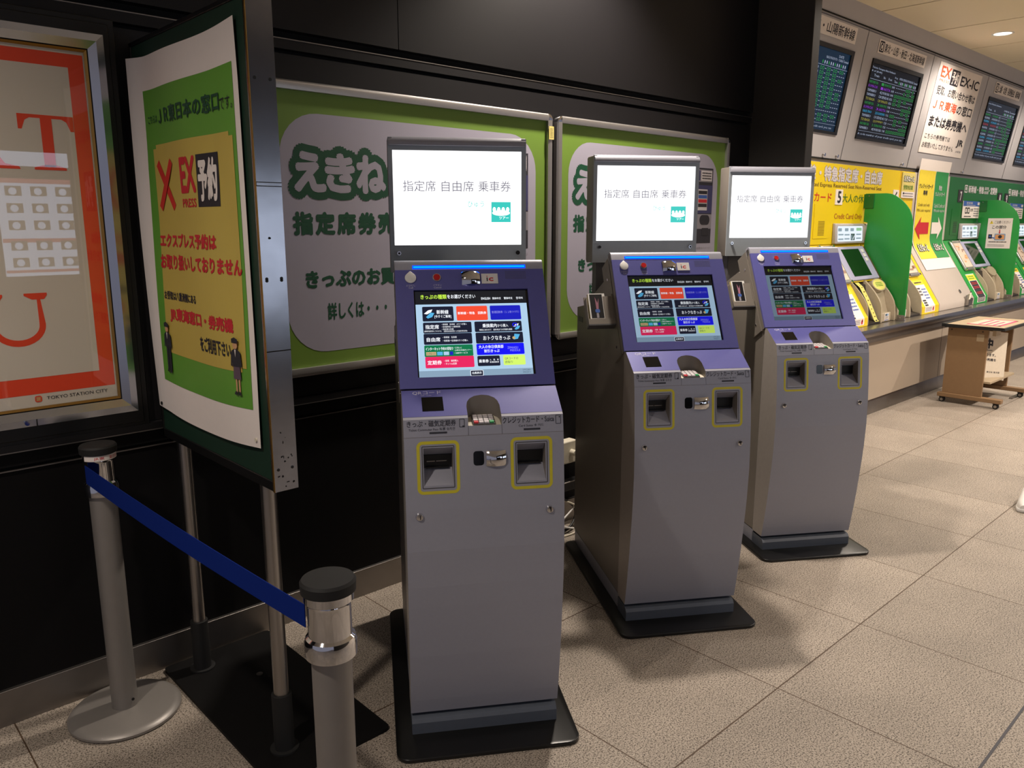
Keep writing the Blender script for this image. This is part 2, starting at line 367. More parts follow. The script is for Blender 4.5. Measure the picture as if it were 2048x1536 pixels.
# ================================================================== COUNTER UNDER THE TICKET MACHINES
root = empty('counter', (XT0, 2.76, 0)); tag(root, 'long stainless steel counter carrying the yellow and green ticket machines', 'counter')
def loc(o, r): o.location = -Vector(r.location); return o
m = MB(); m.prof_x([(2.758, 0.722), (2.752, 0.76), (2.762, 0.784), (3.30, 0.784), (3.30, 0.735), (2.79, 0.722)], XT0+0.002, XT1, M_steel)
loc(m.build('countertop', root), root)
m = MB(); m.box(XT0+0.002, XT1, 2.79, 3.28, 0.66, 0.722, M_steel_dull); m.box(XT0+0.002, XT1, 2.826, 3.28, 0.135, 0.66, mat('counter_front', 'a99a89', 0.45, noise=0.05, scale=3)); m.box(8.55, 8.556, 2.8255, 2.83, 0.135, 0.66, M_gap)
loc(m.build('front_panel', root), root)
m = MB(); m.prof_x([(2.829, 0.0), (2.829, 0.05), (2.86, 0.135), (3.2, 0.135), (3.2, 0)], XT0+0.002, XT1, M_steel_dull)
loc(m.build('toe_kick', root), root)

# ================================================================== TICKET MACHINES IN THE WALL
so = Vector((0, 2.89, 0.858)); se = Vector((0, 0.395, 0.617)).normalized(); sn = Vector((0, -se.z, se.y))
def SV(mb, off=0.0, lay=0.0008): return CV(mb, fn=lambda x, t, h: so+Vector((x, 0, 0))+se*t+sn*(h+off), lay=lay)
def VV(mb, y, lay=0.0008): return CV(mb, fn=lambda x, z, h: Vector((x, y-h, z)), lay=lay)
def lines(cv, x0, y0, x1, y1, n, m, L=2, frac=0.45, seed=1):   # rows of small print
    rd = random.Random(seed); hgt = (y1-y0)/n
    for i in range(n):
        x = x0; yb = y1-hgt*(i+0.72)
        while x < x1-0.002:
            w = min(rd.uniform(0.3, 1.1)*hgt, x1-x); cv.rect(x, yb, x+w*0.8, yb+hgt*frac, m, L); x += w
def slab(mb, x0, x1, s0, s1, h0, h1, mm):
    P = lambda x, s, h: so+Vector((x, 0, 0))+se*s+sn*h
    vs = [P(x, s, h) for h in (h0, h1) for s in (s0, s1) for x in (x0, x1)]
    mb.add(vs, [(0, 2, 3, 1), (4, 5, 7, 6), (0, 1, 5, 4), (2, 6, 7, 3), (0, 4, 6, 2), (1, 3, 7, 5)], mm)

def ticket_machine(x0, mirror, body, label, sticker):
    W = 1.045
    X = (lambda a: x0+W-a) if mirror else (lambda a: x0+a)
    def xr(a, b): return (min(X(a), X(b)), max(X(a), X(b)))
    root = empty('ticket_machine', (x0+W/2, 2.89, 0.784)); tag(root, label, 'ticket machine', 'ticket machines along the counter')
    off = -Vector(root.location)
    def fin(mb, name, bev=0, par=None):
        o = mb.build(name, par or root, bev=bev)
        if par is None: o.location = off
        return o
    m = MB()
    a, b = xr(0.004, 0.44); m.prof_x([(2.89, 0.786), (2.89, 0.858), (3.283, 1.472), (3.297, 1.472), (3.297, 0.786)], a, b, body)
    p = so+se*0.34; a, b = xr(0.44, W-0.004); m.prof_x([(p.y, p.z), (3.283, 1.472), (3.297, 1.472), (3.297, 0.786), (3.10, 0.786), (3.10, p.z)], a, b, body)
    fin(m, 'console')
    # screen unit on the slope
    m = MB(); a, b = xr(0.44, 1.03); slab(m, a, b, 0.35, 0.69, -0.002, 0.022, M_bez)
    bz = fin(m, 'screen_bezel', 0.006)
    m = MB(); a, b = xr(0.545, 0.90); slab(m, a, b, 0.385, 0.66, 0.020, 0.0235, M_lcdgreen); fin(m, 'touch_screen', 0, bz)
    m = MB()
    for i in range(3):
        a, b = xr(0.935, 0.985); s1 = 0.655-i*0.045; slab(m, a, b, s1-0.034, s1, 0.02, 0.027, M_white)
    fin(m, 'key_column', 0.002, bz)
    # lit instruction display above
    m = MB(); a, b = xr(0.45, 1.035); m.prof_x([(3.2705, 1.478), (3.236, 1.478), (3.246, 1.648), (3.2705, 1.655)], a, b, M_panel); dz = fin(m, 'display_case', 0.004)
    m = MB(); c = CV(m, fn=lambda x, z, h: Vector((x, 3.236+(z-1.478)*0.0588-0.001-h, z)), lay=0.0006)
    a, b = xr(0.49, 0.995); c.rr(a, 1.495, b, 1.630, 0.012, M_dispw, 0)
    w = b-a
    for fx in (0.02, 0.28, 0.50): c.rr(a+w*fx, 1.585, a+w*(fx+0.14), 1.612, 0.006, M_dispg, 1)
    c.rr(a+w*0.74, 1.588, a+w*0.96, 1.615, 0.006, M_dispgr, 1); c.rect(a+w*0.52, 1.505, a+w*0.68, 1.563, M_dispk, 1); c.rect(a+w*0.54, 1.512, a+w*0.58, 1.552, M_dispg, 2); c.line(a+w*0.6, 1.51, a+w*0.66, 1.545, 0.01, M_dispw, 2)
    for fx, fz in ((0.03, 1.51), (0.27, 1.512), (0.74, 1.515), (0.74, 1.55), (0.03, 1.55), (0.27, 1.548)): c.rect(a+w*fx, fz, a+w*(fx+0.2), fz+0.012, M_dispg, 1)
    fin(m, 'display_screen', 0, dz)
    # fare map in a holder
    m = MB(); a, b = xr(0.145, 0.43); slab(m, a, b, 0.325, 0.705, 0.0, 0.03, M_alu); hz = fin(m, 'map_holder', 0.012)
    m = MB(); c = SV(m, 0.0305); c.rect(a+0.03, 0.36, b-0.03, 0.665, M_mappaper, 0)
    rd = random.Random(int(x0*10))
    for i in range(9):
        q = (rd.uniform(a+0.045, b-0.08), rd.uniform(0.38, 0.62)); c.rect(q[0], q[1], q[0]+rd.uniform(0.03, 0.09), q[1]+rd.uniform(0.008, 0.03), rd.choice([M_mapor, M_mapbr, M_mapor]), 1)
    for i in range(6):
        q = (rd.uniform(a+0.05, b-0.06), rd.uniform(0.38, 0.62)); c.line(q[0], q[1], q[0]+rd.uniform(-0.05, 0.05), min(0.655, q[1]+rd.uniform(0.02, 0.07)), 0.003, M_mapbr, 2)
    fin(m, 'map_sheet', 0, hz)
    for xx, s in ((a+0.012, 0.338), (b-0.012, 0.338), (a+0.012, 0.692), (b-0.012, 0.692)):
        m = MB(); q = so+Vector((xx, 0, 0))+se*s+sn*0.026; m.tube([q, q+sn*0.012], 0.014, M_chrome, 14); fin(m, 'corner_stud', 0, hz)
    # ticket and coin tray
    def cheek(a0, a1, grow=0.0, mm=M_beige):
        m = MB(); pts = [(3.10, 1.148+grow)]
        for s, h in ((0.34, 0.014), (0.28, 0.028), (0.21, 0.040), (0.15, 0.044), (0.10, 0.040), (0.06, 0.028), (0.03, 0.012)):
            q = so+se*s+sn*(h+grow); pts.append((q.y, q.z))
        pts += [(2.892, 0.85), (2.890, 0.83), (2.890, 0.786), (3.10, 0.786)]
        a_, b_ = xr(a0, a1); m.prof_x(pts, a_, b_, mm); return m
    fin(cheek(0.445, 0.458), 'tray_cheek', 0.003); fin(cheek(0.72, 0.745), 'tray_cheek', 0.004); fin(cheek(1.010, 1.032), 'tray_cheek', 0.004)
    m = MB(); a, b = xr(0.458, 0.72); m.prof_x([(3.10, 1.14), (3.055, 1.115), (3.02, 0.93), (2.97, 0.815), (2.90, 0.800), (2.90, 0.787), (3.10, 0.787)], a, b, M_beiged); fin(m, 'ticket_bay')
    m = MB(); a, b = xr(0.745, 1.01)
    m.prof_x([(3.10, 1.135), (3.05, 1.11), (3.0, 1.03), (2.975, 0.93), (2.955, 0.87), (2.94, 0.786), (3.10, 0.786)], a, b, M_beige)
    m.box(a+0.02, b-0.06, 2.90, 2.96, 0.787, 0.868, M_beige)
    fin(m, 'coin_column', 0.008)
    m = MB(); q = so+Vector((X(0.885), 0, 0))+se*0.275
    ring = [(q+Vector((0.135*math.cos(t), 0, 0))+se*(0.062*math.sin(t))+sn*0.012) for t in [2*math.pi*i/28 for i in range(28)]]
    m.extrude(ring, sn*0.030, M_beige); m.extrude([v-sn*0.05 for v in ring], sn*0.05, M_beige); cb_ = fin(m, 'coin_bowl')
    m = MB(); c = SV(m, 0.0430); c.poly([(X(0.885)+0.118*math.cos(t), 0.275+0.053*math.sin(t)) for t in [2*math.pi*i/28 for i in range(28)]], M_limepaper if sticker == 'lime' else M_beige, 0)
    if sticker == 'lime': lines(c, X(0.885)-0.07, 0.255, X(0.885)+0.07, 0.30, 3, M_prgreen, 1, seed=3)
    fin(m, 'bowl_label', 0, cb_)
    m = MB(); c = VV(m, 2.898); a, b = xr(0.81, 0.90); c.rect(a, 0.797, b, 0.865, M_paper, 0); c.rect(a+0.015, 0.838, a+0.045, 0.858, M_ictd, 1); c.rect(a+0.05, 0.838, b-0.012, 0.858, M_ictb, 1); lines(c, a+0.01, 0.806, b-0.01, 0.836, 3, M_paperd, 1, seed=9); c.rect(a+0.005, 0.799, b-0.005, 0.804, M_prblue, 1)
    fin(m, 'card_sticker')
    if sticker == 'lime':   # long warning strip lying in the bay
        m = MB(); path = [(3.07, 1.138), (3.035, 1.10), (2.985, 1.00), (2.945, 0.90), (2.915, 0.815), (2.905, 0.795)]
        def strip(x, t, h):
            t = max(0, min(0.9999, t))*(len(path)-1); i = int(t); f = t-i; y = path[i][0]*(1-f)+path[i+1][0]*f; z = path[i][1]*(1-f)+path[i+1][1]*f
            return Vector((x+0.12*(t/(len(path)-1)), y-0.6*h, z+0.5*h))
        c = CV(m, fn=strip, lay=0.001); xa = X(0.53); c.rect(xa, 0, xa+0.075, 1, M_limepaper, 3, 1, 25)
        for i in range(9): c.rect(xa+0.030+0.006*(i%2), 0.12+i*0.075, xa+0.045+0.006*(i%3), 0.14+i*0.075, M_brtext, 5)
        c.rect(xa+0.02, 0.80, xa+0.055, 0.90, M_paperd, 5)
        fin(m, 'warning_strip')
    # printed sticker on the lower console
    m = MB(); a, b = xr(0.11, 0.37)
    c = SV(m); c.rect(a, 0.0, b, 0.285, M_paper, 1)
    v = VV(m, 2.89); v.rect(a, 0.80, b, 0.858, M_paper, 1)
    if sticker == 'dark':
        c.rect(a+0.02, 0.0, b-0.02, 0.20, M_paperd, 2); c.rect(a, 0.205, b, 0.275, M_pryelb, 2); lines(c, a+0.04, 0.215, b-0.04, 0.265, 2, M_prgreen, 3, seed=4)
        for i, s in enumerate((0.15, 0.10, 0.03)): lines(c, a+0.04, s, b-0.04, s+0.035, 2, M_prred, 3, seed=i)
        v.rect(a+0.02, 0.806, b-0.02, 0.858, M_paperd, 2); lines(v, a+0.035, 0.812, b-0.035, 0.854, 3, M_paper, 3, seed=6)
    else:
        c.rect(a, 0.235, b, 0.285, M_pryelb, 2); lines(c, a+0.04, 0.245, b-0.04, 0.275, 1, M_paperd, 3, seed=4)
        lines(c, a+0.02, 0.11, a+0.11, 0.21, 3, M_paperd, 2, 0.6, seed=5); lines(c, a+0.13, 0.07, b-0.02, 0.20, 4, M_prblue, 2, seed=6)
        for s in (0.005, 0.03, 0.055): c.rect(a+0.02, s, a+0.10, s+0.017, M_paperd, 2)
        v.disc(b-0.045, 0.825, 0.018, M_prred, 2); v.disc(b-0.04, 0.84, 0.012, M_prorange, 2); lines(v, a+0.02, 0.808, b-0.08, 0.85, 3, M_prgrey, 2, seed=8)
    fin(m, 'printed_sticker')
    return root
M_dispw = glow('disp_white', (0.85, 0.92, 1.0), 1.0); M_dispg = glow('disp_grey', (0.28, 0.36, 0.42), 1.0); M_dispgr = glow('disp_green', (0.30, 0.55, 0.30), 1.0); M_dispk = glow('disp_dark', (0.06, 0.09, 0.08), 1.0)
M_mappaper = mat('map_paper', 'd9c3b0', 0.6); M_mapor = mat('map_orange', 'd99a62', 0.6); M_mapbr = mat('map_brown', '9c7f70', 0.6)
M_brtext = mat('print_brown', '6e5312', 0.6)
M_limepaper = mat('lime_paper', 'd8d470', 0.6); M_ictd = mat('card_navy', '21455c', 0.5); M_ictb = mat('card_blue', '7a9cc0', 0.5); M_pryelb = mat('print_bright_yellow', 'ecd53c', 0.5); M_prgrey = mat('print_grey', '8c8890', 0.6)
MACH = [(5.435, True, M_yellow, 'yellow ticket machine half hidden behind the farthest kiosk, left of the one numbered 5', 'print'),
        (6.480, False, M_yellow, 'yellow ticket machine under the number 5, left of the first green divider', 'lime'),
        (7.540, True, M_yellow, 'yellow ticket machine under the number 6, right of the first green divider', 'print'),
        (9.622, False, M_green, 'green ticket machine under the number 7, right of the blank cream panel', 'dark'),
        (10.684, True, M_green, 'green ticket machine under the number 8, behind the divider with the notice', 'print'),
        (11.745, False, M_green, 'green ticket machine under the number 9 at the right edge', 'print')]
for a in MACH: ticket_machine(*a)
# fascia signs above the machines
root = empty('yellow_sign_panel', (7.0, 3.285, 1.475)); tag(root, 'yellow sign panel with white lettering for express reserved seats above machines 5 and 6', 'sign')
m = MB(); m.box(5.40, 8.66, 3.272, 3.286, 1.474, 2.160, M_yellow); c = VV(m, 3.272)
c.rect(8.305, 1.474, 8.311, 2.16, M_prorange, 1)
def outl(cv, t, x0, y0, x1, y1, ma, mb_, b=0.035, L=2, bo=0.0):
    cv.text(t, x0, y0, x1, y1, mb_, L, b+bo, ref=t); cv.text(t, x0, y0, x1, y1, ma, L+1, bo, ref=t)
for t, x0, x1 in (('特', 6.705, 6.825), ('急', 6.835, 6.955), ('指', 6.965, 7.085), ('定', 7.10, 7.215), ('席', 7.23, 7.355), ('自', 7.505, 7.60), ('由', 7.635, 7.735), ('席', 7.755, 7.872), ('線', 6.43, 6.545)):
    outl(c, t, x0, 2.014, x1, 2.130, M_wprint, M_prgrey, 0.03, 2, 0.03)
for x in (6.628, 7.421): c.disc(x, 2.073, 0.02, M_wprint, 3, 0.015)
c.text('Limited Express Reserved Seat Non-Reserved Seat', 6.405, 1.950, 7.884, 1.994, M_brtext := mat('print_brown', '6e5312', 0.6), 2, 0.01)
c.text('クレジットカード', 5.99, 1.834, 6.866, 1.912, M_prredd := mat('print_deep_red', 'c8271c', 0.6), 2, 0.012)
c.text('大人の休日倶楽部', 7.078, 1.836, 7.94, 1.912, M_greentxt := mat('print_olive_green', '3d6b1d', 0.6), 2, 0.012)
c.text('Credit Card Only', 6.944, 1.679, 7.505, 1.740, M_brnorange := mat('print_brown_orange', 'a8571a', 0.6), 2, 0.008)
y_ = m.build('board', root); y_.location = -Vector(root.location)
for t, x0, x1, zz in (('5', 6.936, 7.071, 0), ('6', 8.155, 8.290, 0.03)):
    m = MB(); m.box(x0, x1, 3.266, 3.272, 1.815+zz, 1.946+zz, M_paper); c = VV(m, 3.266); c.text(t, x0+0.035, 1.828+zz, x1-0.03, 1.932+zz, M_paperd, 1, 0.03)
    o = m.build('number_plate', root); o.location = -Vector(root.location)
for x0 in (6.57, 8.16):
    m = MB(); m.box(x0, x0+0.27, 3.268, 3.272, 1.526, 1.814, M_yellow)
    for k in range(12): m.box(x0+0.08, x0+0.195, 3.2665, 3.268, 1.553+k*0.0105, 1.5565+k*0.0105, M_brtext)
    o = m.build('louvred_cover', root); o.location = -Vector(root.location)
root = empty('green_sign_panel', (11.0, 3.285, 1.475)); tag(root, 'green sign panel with white lettering above machines 7, 8 and 9', 'sign')
m = MB(); m.box(9.64, 14.2, 3.272, 3.286, 1.474, 2.158, M_greend); c = VV(m, 3.272)
m.box(9.575, 9.64, 3.27, 3.286, 1.474, 2.158, M_cream)
for x0 in (10.136, 11.74):
    c.ring(x0, 2.0, x0+0.10, 2.085, 0.012, 0.012, M_wprint, 2); c.disc(x0+0.05, 2.045, 0.022, M_wprint, 2)
    c.text('新幹線・特急', x0+0.13, 1.998, x0+0.66, 2.085, M_wprint, 2, 0.03); c.text('指定席', x0+0.68, 2.045, x0+0.83, 2.083, M_wprint, 2, 0.02); c.text('自由席', x0+0.68, 1.998, x0+0.83, 2.037, M_wprint, 2, 0.02); c.text('・定期券', x0+0.84, 1.998, x0+1.155, 2.085, M_wprint, 2, 0.03)
o = m.build('board', root); o.location = -Vector(root.location)
for t, x0 in (('7', 9.945), ('8', 11.33), ('9', 11.60)):
    m = MB(); m.box(x0, x0+0.15, 3.266, 3.272, 1.89, 2.026, M_paperd); c = VV(m, 3.266); c.text(t, x0+0.05, 1.905, x0+0.105, 2.008, M_wprint, 1, 0.03)
    o = m.build('number_plate', root); o.location = -Vector(root.location)
for x0 in (9.80,):
    m = MB(); m.box(x0, x0+0.25, 3.268, 3.272, 1.526, 1.814, M_greend)
    for k in range(12): m.box(x0+0.08, x0+0.19, 3.2665, 3.268, 1.553+k*0.0105, 1.5565+k*0.0105, M_paperd)
    o = m.build('louvred_cover', root); o.location = -Vector(root.location)
for x0, l in ((10.115, 'blue and white ticket guide sheet beside the number 7'), (11.83, 'blue and white ticket guide sheet at the right edge beside the number 9')):
    m = MB(); m.box(x0, x0+0.57, 3.259, 3.2655, 1.715, 1.908, M_paper); c = VV(m, 3.259); c.rect(x0, 1.85, x0+0.57, 1.908, M_prblue, 1); c.text('新幹線', x0+0.10, 1.873, x0+0.30, 1.898, M_wprint, 2); lines(c, x0+0.1, 1.855, x0+0.4, 1.868, 1, M_wprint, 2, seed=2); c.rr(x0+0.47, 1.865, x0+0.55, 1.897, 0.005, M_wprint, 2)
    for k in (0.07, 0.15): c.ring(x0+k, 1.765, x0+k+0.07, 1.835, 0.012, 0.014, M_paperd, 2)
    c.text('定期', x0+0.24, 1.79, x0+0.33, 1.825, M_paperd, 2); lines(c, x0+0.36, 1.73, x0+0.53, 1.835, 4, M_prgrey, 2, seed=3); lines(c, x0+0.05, 1.722, x0+0.28, 1.745, 1, M_paperd, 2, seed=5)
    tag(m.build('guide_sheet'), l, 'notice', 'guide sheets on the green sign')
# cream panel between the yellow and green machines
m = MB(); m.prof_x([(2.89, 0.786), (2.89, 0.858), (3.281, 1.472), (3.297, 1.472), (3.297, 0.786)], 8.605, 9.616, M_cream); m.box(8.664, 9.572, 3.27, 3.286, 1.472, 2.16, M_cream)
tag(m.build('cream_panel', bev=0.004), 'blank cream panel between the yellow and the green ticket machines', 'panel')
# small metal pocket on the cream panel
root = empty('pen_pocket', (9.40, 2.888, 0.80)); tag(root, 'small worn metal pen pocket at the lower right of the cream panel', 'pen holder')
m = MB(); m.extrude([(-0.065, -0.002, 0.0), (0.065, -0.002, 0.0), (0.05, -0.002, 0.115), (-0.075, -0.002, 0.10)], (0, -0.006, 0), M_steel); m.extrude([(-0.06, -0.03, 0.0), (0.06, -0.03, 0.0), (0.055, -0.036, 0.07), (-0.065, -0.036, 0.06)], (0, -0.003, 0), M_steel_dull)
m.box(-0.062, -0.056, -0.033, -0.002, 0.0, 0.06, M_steel); m.box(0.054, 0.06, -0.033, -0.002, 0.0, 0.07, M_steel); m.box(-0.06, 0.06, -0.032, -0.002, -0.002, 0.002, M_steel); m.build('pocket', root)
m = MB(); m.tube([(-0.02, -0.018, 0.004), (0.03, -0.016, 0.125)], 0.010, M_pad, 10); m.tube([(0.03, -0.016, 0.125), (0.034, -0.016, 0.137)], 0.008, M_paperd, 10); m.build('pen', root)
m = MB(); q = so+Vector((9.30, 0, 0))+se*0.10; m.tube([q, q+sn*0.008], 0.022, M_steel, 16); tag(m.build('round_stud'), 'round metal stud on the cream panel above the pen pocket', 'stud')
# arrow sheet, bending from the upright face on to the slope
m = MB()
def bend(x, t, h):   # t runs down from the top, 0 at z=2.30
    L1 = 0.78
    if t <= L1: return Vector((x, 3.262-h-0.02*max(0, (0.15-t)/0.15), 2.30-t))
    k = 0.14
    if t <= L1+k:
        a = R(32.6)*(t-L1)/k; rad = k/R(32.6); return Vector((x, 3.262-rad*(1-math.cos(a))-h*math.cos(a), 1.52-rad*math.sin(a)-0+h*math.sin(a)))
    a = R(32.6); rad = k/a; d_ = t-L1-k
    return Vector((x, 3.262-rad*(1-math.cos(a))-d_*math.sin(a)-h*math.cos(a), 1.52-rad*math.sin(a)-d_*math.cos(a)+h*math.sin(a)))
c = CV(m, fn=bend, lay=0.0012); AX0, AX1, AXM = 8.715, 9.565, 9.185
c.rect(AX0, 0.0, AX1, 1.165, M_paper, 2, 1, 40); c.rect(AX0+0.02, 0.11, AXM-0.008, 1.035, M_pryelb, 4, 1, 36); c.rect(AXM+0.002, 0.11, AX1-0.015, 1.035, M_agreen := mat('arrow_green', '2f8f49', 0.5), 4, 1, 36)
def up(cv, t, x0, ta, x1, tb, mm, L=6, b=0.0, o=0.0):   # text with the y axis flipped
    vs, fs = glyphs(t, 0.0); rv = vs; a0 = min(p[0] for p in rv); a1 = max(p[0] for p in rv); b0 = min(p[1] for p in rv); b1 = max(p[1] for p in rv)
    for k, (ox, oy) in enumerate(heavy(b)): cv.mb.add([cv.P(x0+(p[0]+ox-a0)/(a1-a0)*(x1-x0), tb-(p[1]+oy-b0)/(b1-b0)*(tb-ta), L+0.02*k) for p in vs], fs, mm)
up(c, 'クレジットカード', 8.76, 0.245, 9.13, 0.292, M_paperd, b=0.02); up(c, '専用', 8.885, 0.31, 8.99, 0.357, M_paperd, b=0.03)
up(c, '現金', 9.30, 0.25, 9.39, 0.30, M_wprint, b=0.02); up(c, 'クレジットカード', 9.215, 0.318, 9.49, 0.362, M_wprint, b=0.02)
up(c, 'Credit card only', 8.775, 0.44, 9.09, 0.48, M_brtext); up(c, 'PIN code required', 8.76, 0.497, 9.12, 0.535, M_brtext)
up(c, 'Cash & Credit card', 9.215, 0.44, 9.52, 0.48, M_wprint); up(c, 'PIN code required', 9.215, 0.497, 9.52, 0.535, M_wprint)
c.poly([(8.745, 0.70), (8.895, 0.575), (8.88, 0.635), (9.115, 0.635), (9.115, 0.755), (8.88, 0.755), (8.895, 0.815)], M_prred, 6)
c.poly([(9.50, 0.70), (9.37, 0.575), (9.385, 0.635), (9.20, 0.635), (9.20, 0.755), (9.385, 0.755), (9.37, 0.815)], M_paper, 6)
for xa, xb in ((8.80, 9.06), (9.24, 9.48)):
    up(c, 'えきねっと', xa, 0.865, xb, 0.945, M_prdkgreen, 6, 0.10); up(c, 'えきねっと', xa, 0.865, xb, 0.945, M_paper, 9, 0.03)
tag(m.build('arrow_sheet'), 'yellow and green sheet with red and white arrows hanging between the ticket machines', 'notice')
m = MB(); m.box(8.335, 8.658, 3.262, 3.271, 1.904, 2.149, M_mat1 := mat('pale_yellow_print', 'd8c877', 0.6)); c = VV(m, 3.262); c.rect(8.335, 1.904, 8.658, 1.965, M_paper, 1)
c.text('えきねっと', 8.37, 2.065, 8.625, 2.115, M_prdkgreen, 2, 0.12, ref='えきねっと'); c.text('えきねっと', 8.37, 2.065, 8.625, 2.115, M_paper, 3, 0.03, ref='えきねっと'); c.text('受取対応機', 8.375, 1.985, 8.61, 2.03, M_prlime, 2, 0.02); lines(c, 8.37, 1.91, 8.63, 1.96, 2, M_prgrey, 2, seed=4); c.rect(8.37, 1.938, 8.40, 1.957, M_paperd, 3)
tag(m.build('yellow_sticker'), 'pale yellow sticker at the right end of the yellow sign panel', 'notice')
# green dividers
def divider(x, label):
    root = empty('divider', (x, 2.9, 0.784)); tag(root, label, 'divider', 'green dividers between the machines')
    pts = [(3.262, 1.923), (3.077, 1.922), (3.035, 1.916), (3.0, 1.903), (2.962, 1.88), (2.925, 1.85), (2.89, 1.815), (2.86, 1.775), (2.838, 1.725), (2.825, 1.675), (2.818, 1.60), (2.815, 1.5), (2.815, 0.822), (2.872, 0.822), (2.872, 0.872), (3.24, 1.447), (3.225, 1.66), (3.262, 1.67)]
    m = MB(); m.extrude([(x-0.006, y, z) for y, z in pts], (0.012, 0, 0), M_green); o = m.build('panel', root, bev=0.002); o.location = -Vector(root.location)
    m = MB(); m.box(x-0.014, x+0.014, 3.18, 3.2715, 1.79, 1.918, M_greend); m.tube([(x-0.0145, 3.225, 1.90), (x-0.017, 3.225, 1.90)], 0.005, M_steel); o = m.build('wall_bracket', root, bev=0.004); o.location = -Vector(root.location)
    m = MB(); m.box(x-0.02, x+0.012, 2.815, 2.885, 0.785, 0.79, M_steel); m.box(x-0.012, x-0.006, 2.815, 2.885, 0.785, 0.835, M_steel); m.tube([(x-0.0125, 2.85, 0.81), (x-0.016, 2.85, 0.81)], 0.005, M_chrome); o = m.build('foot_bracket', root); o.location = -Vector(root.location)
divider(7.5335, 'green divider with a rounded top corner between the yellow machines 5 and 6'); divider(10.6755, 'green divider carrying a white warning notice, beside machine 7'); divider(12.80, 'green divider at the right edge, farthest along the counter')
m = MB(); c = CV(m, fn=lambda a, z, h: Vector((10.669-h-0.001, 3.15-a, z)), lay=0.0008); m.add([(10.668, 3.148, 1.368), (10.668, 2.892, 1.368), (10.668, 2.892, 1.712), (10.668, 3.148, 1.712)], [(0, 1, 2, 3)], M_paper)
c.rect(0.0, 1.366, 0.258, 1.713, M_paper, 1); c.poly([(0.02, 1.650), (0.06, 1.650), (0.04, 1.688)], M_pryelb, 3); c.text('!', 0.037, 1.655, 0.043, 1.68, M_paperd, 4); c.text('ご注意ください', 0.07, 1.652, 0.235, 1.685, M_paperd, 3); c.text('この部分', 0.05, 1.592, 0.20, 1.632, M_paperd, 3, 0.02)
c.poly([(0.125, 1.555), (0.145, 1.555), (0.135, 1.53)], M_prred, 3); c.rect(0.13, 1.553, 0.14, 1.583, M_prred, 3); c.rr(0.085, 1.46, 0.20, 1.535, 0.008, M_ictb, 3); c.rr(0.095, 1.47, 0.19, 1.525, 0.006, M_mapor, 4); c.disc(0.145, 1.5, 0.02, M_paperd, 5); c.rect(0.02, 1.478, 0.06, 1.528, M_paperd, 3); c.rect(0.03, 1.495, 0.05, 1.515, M_prblue, 4); c.line(0.06, 1.49, 0.085, 1.485, 0.012, M_prblue, 3)
lines(c, 0.03, 1.43, 0.22, 1.452, 1, M_paperd, 3, seed=3); lines(c, 0.02, 1.385, 0.20, 1.415, 2, M_paperd, 3, 0.3, seed=4)
tag(m.build('warning_notice'), 'white warning notice taped to the green divider', 'notice')

# ================================================================== DEPARTURE SCREENS ON THE LEANING PANEL
M_sbg = glow('board_bg', hx('05080d'), 1.0); M_sblue = glow('board_blue', hx('0c2438'), 1.0)
SCOL = {'g': glow('row_green', hx('2f9e4a'), 0.7), 'p': glow('row_purple', hx('9a35d8'), 0.7), 'w': glow('row_white', hx('b9c4dc'), 0.7), 'y': glow('row_yellow', hx('b9b24a'), 0.7), 'c': glow('row_cyan', hx('3fb0e0'), 0.7), 'r': glow('row_red', hx('c03a44'), 0.7)}
def screen_case(name_root, x0, x1, t0, t1, label):
    root = empty('departure_screen', o_+Vector((x0, 0, 0))+e_*t0); tag(root, label, 'screen', 'departure screens above the ticket machines')
    m = MB(); P = lambda x, t, h: o_+Vector((x, 0, 0))+e_*t+n_*h
    def bx(a, b, s, u, h0, h1, mm): m.add([P(x, t, h) for h in (h0, h1) for t in (s, u) for x in (a, b)], [(0, 2, 3, 1), (4, 5, 7, 6), (0, 1, 5, 4), (2, 6, 7, 3), (0, 4, 6, 2), (1, 3, 7, 5)], mm)
    bt = 0.022
    bx(x0, x1, t0, t0+bt, 0, 0.012, M_black); bx(x0, x1, t1-bt*1.6, t1, 0, 0.012, M_black); bx(x0, x0+bt*0.5, t0+bt, t1-bt*1.6, 0, 0.012, M_black); bx(x1-bt*2.2, x1, t0+bt, t1-bt*1.6, 0, 0.012, M_black)
    o = m.build('screen_frame', root); o.location = -Vector(root.location)
    return root, (x0+bt*0.5, x1-bt*2.2, t0+bt, t1-bt*1.6)
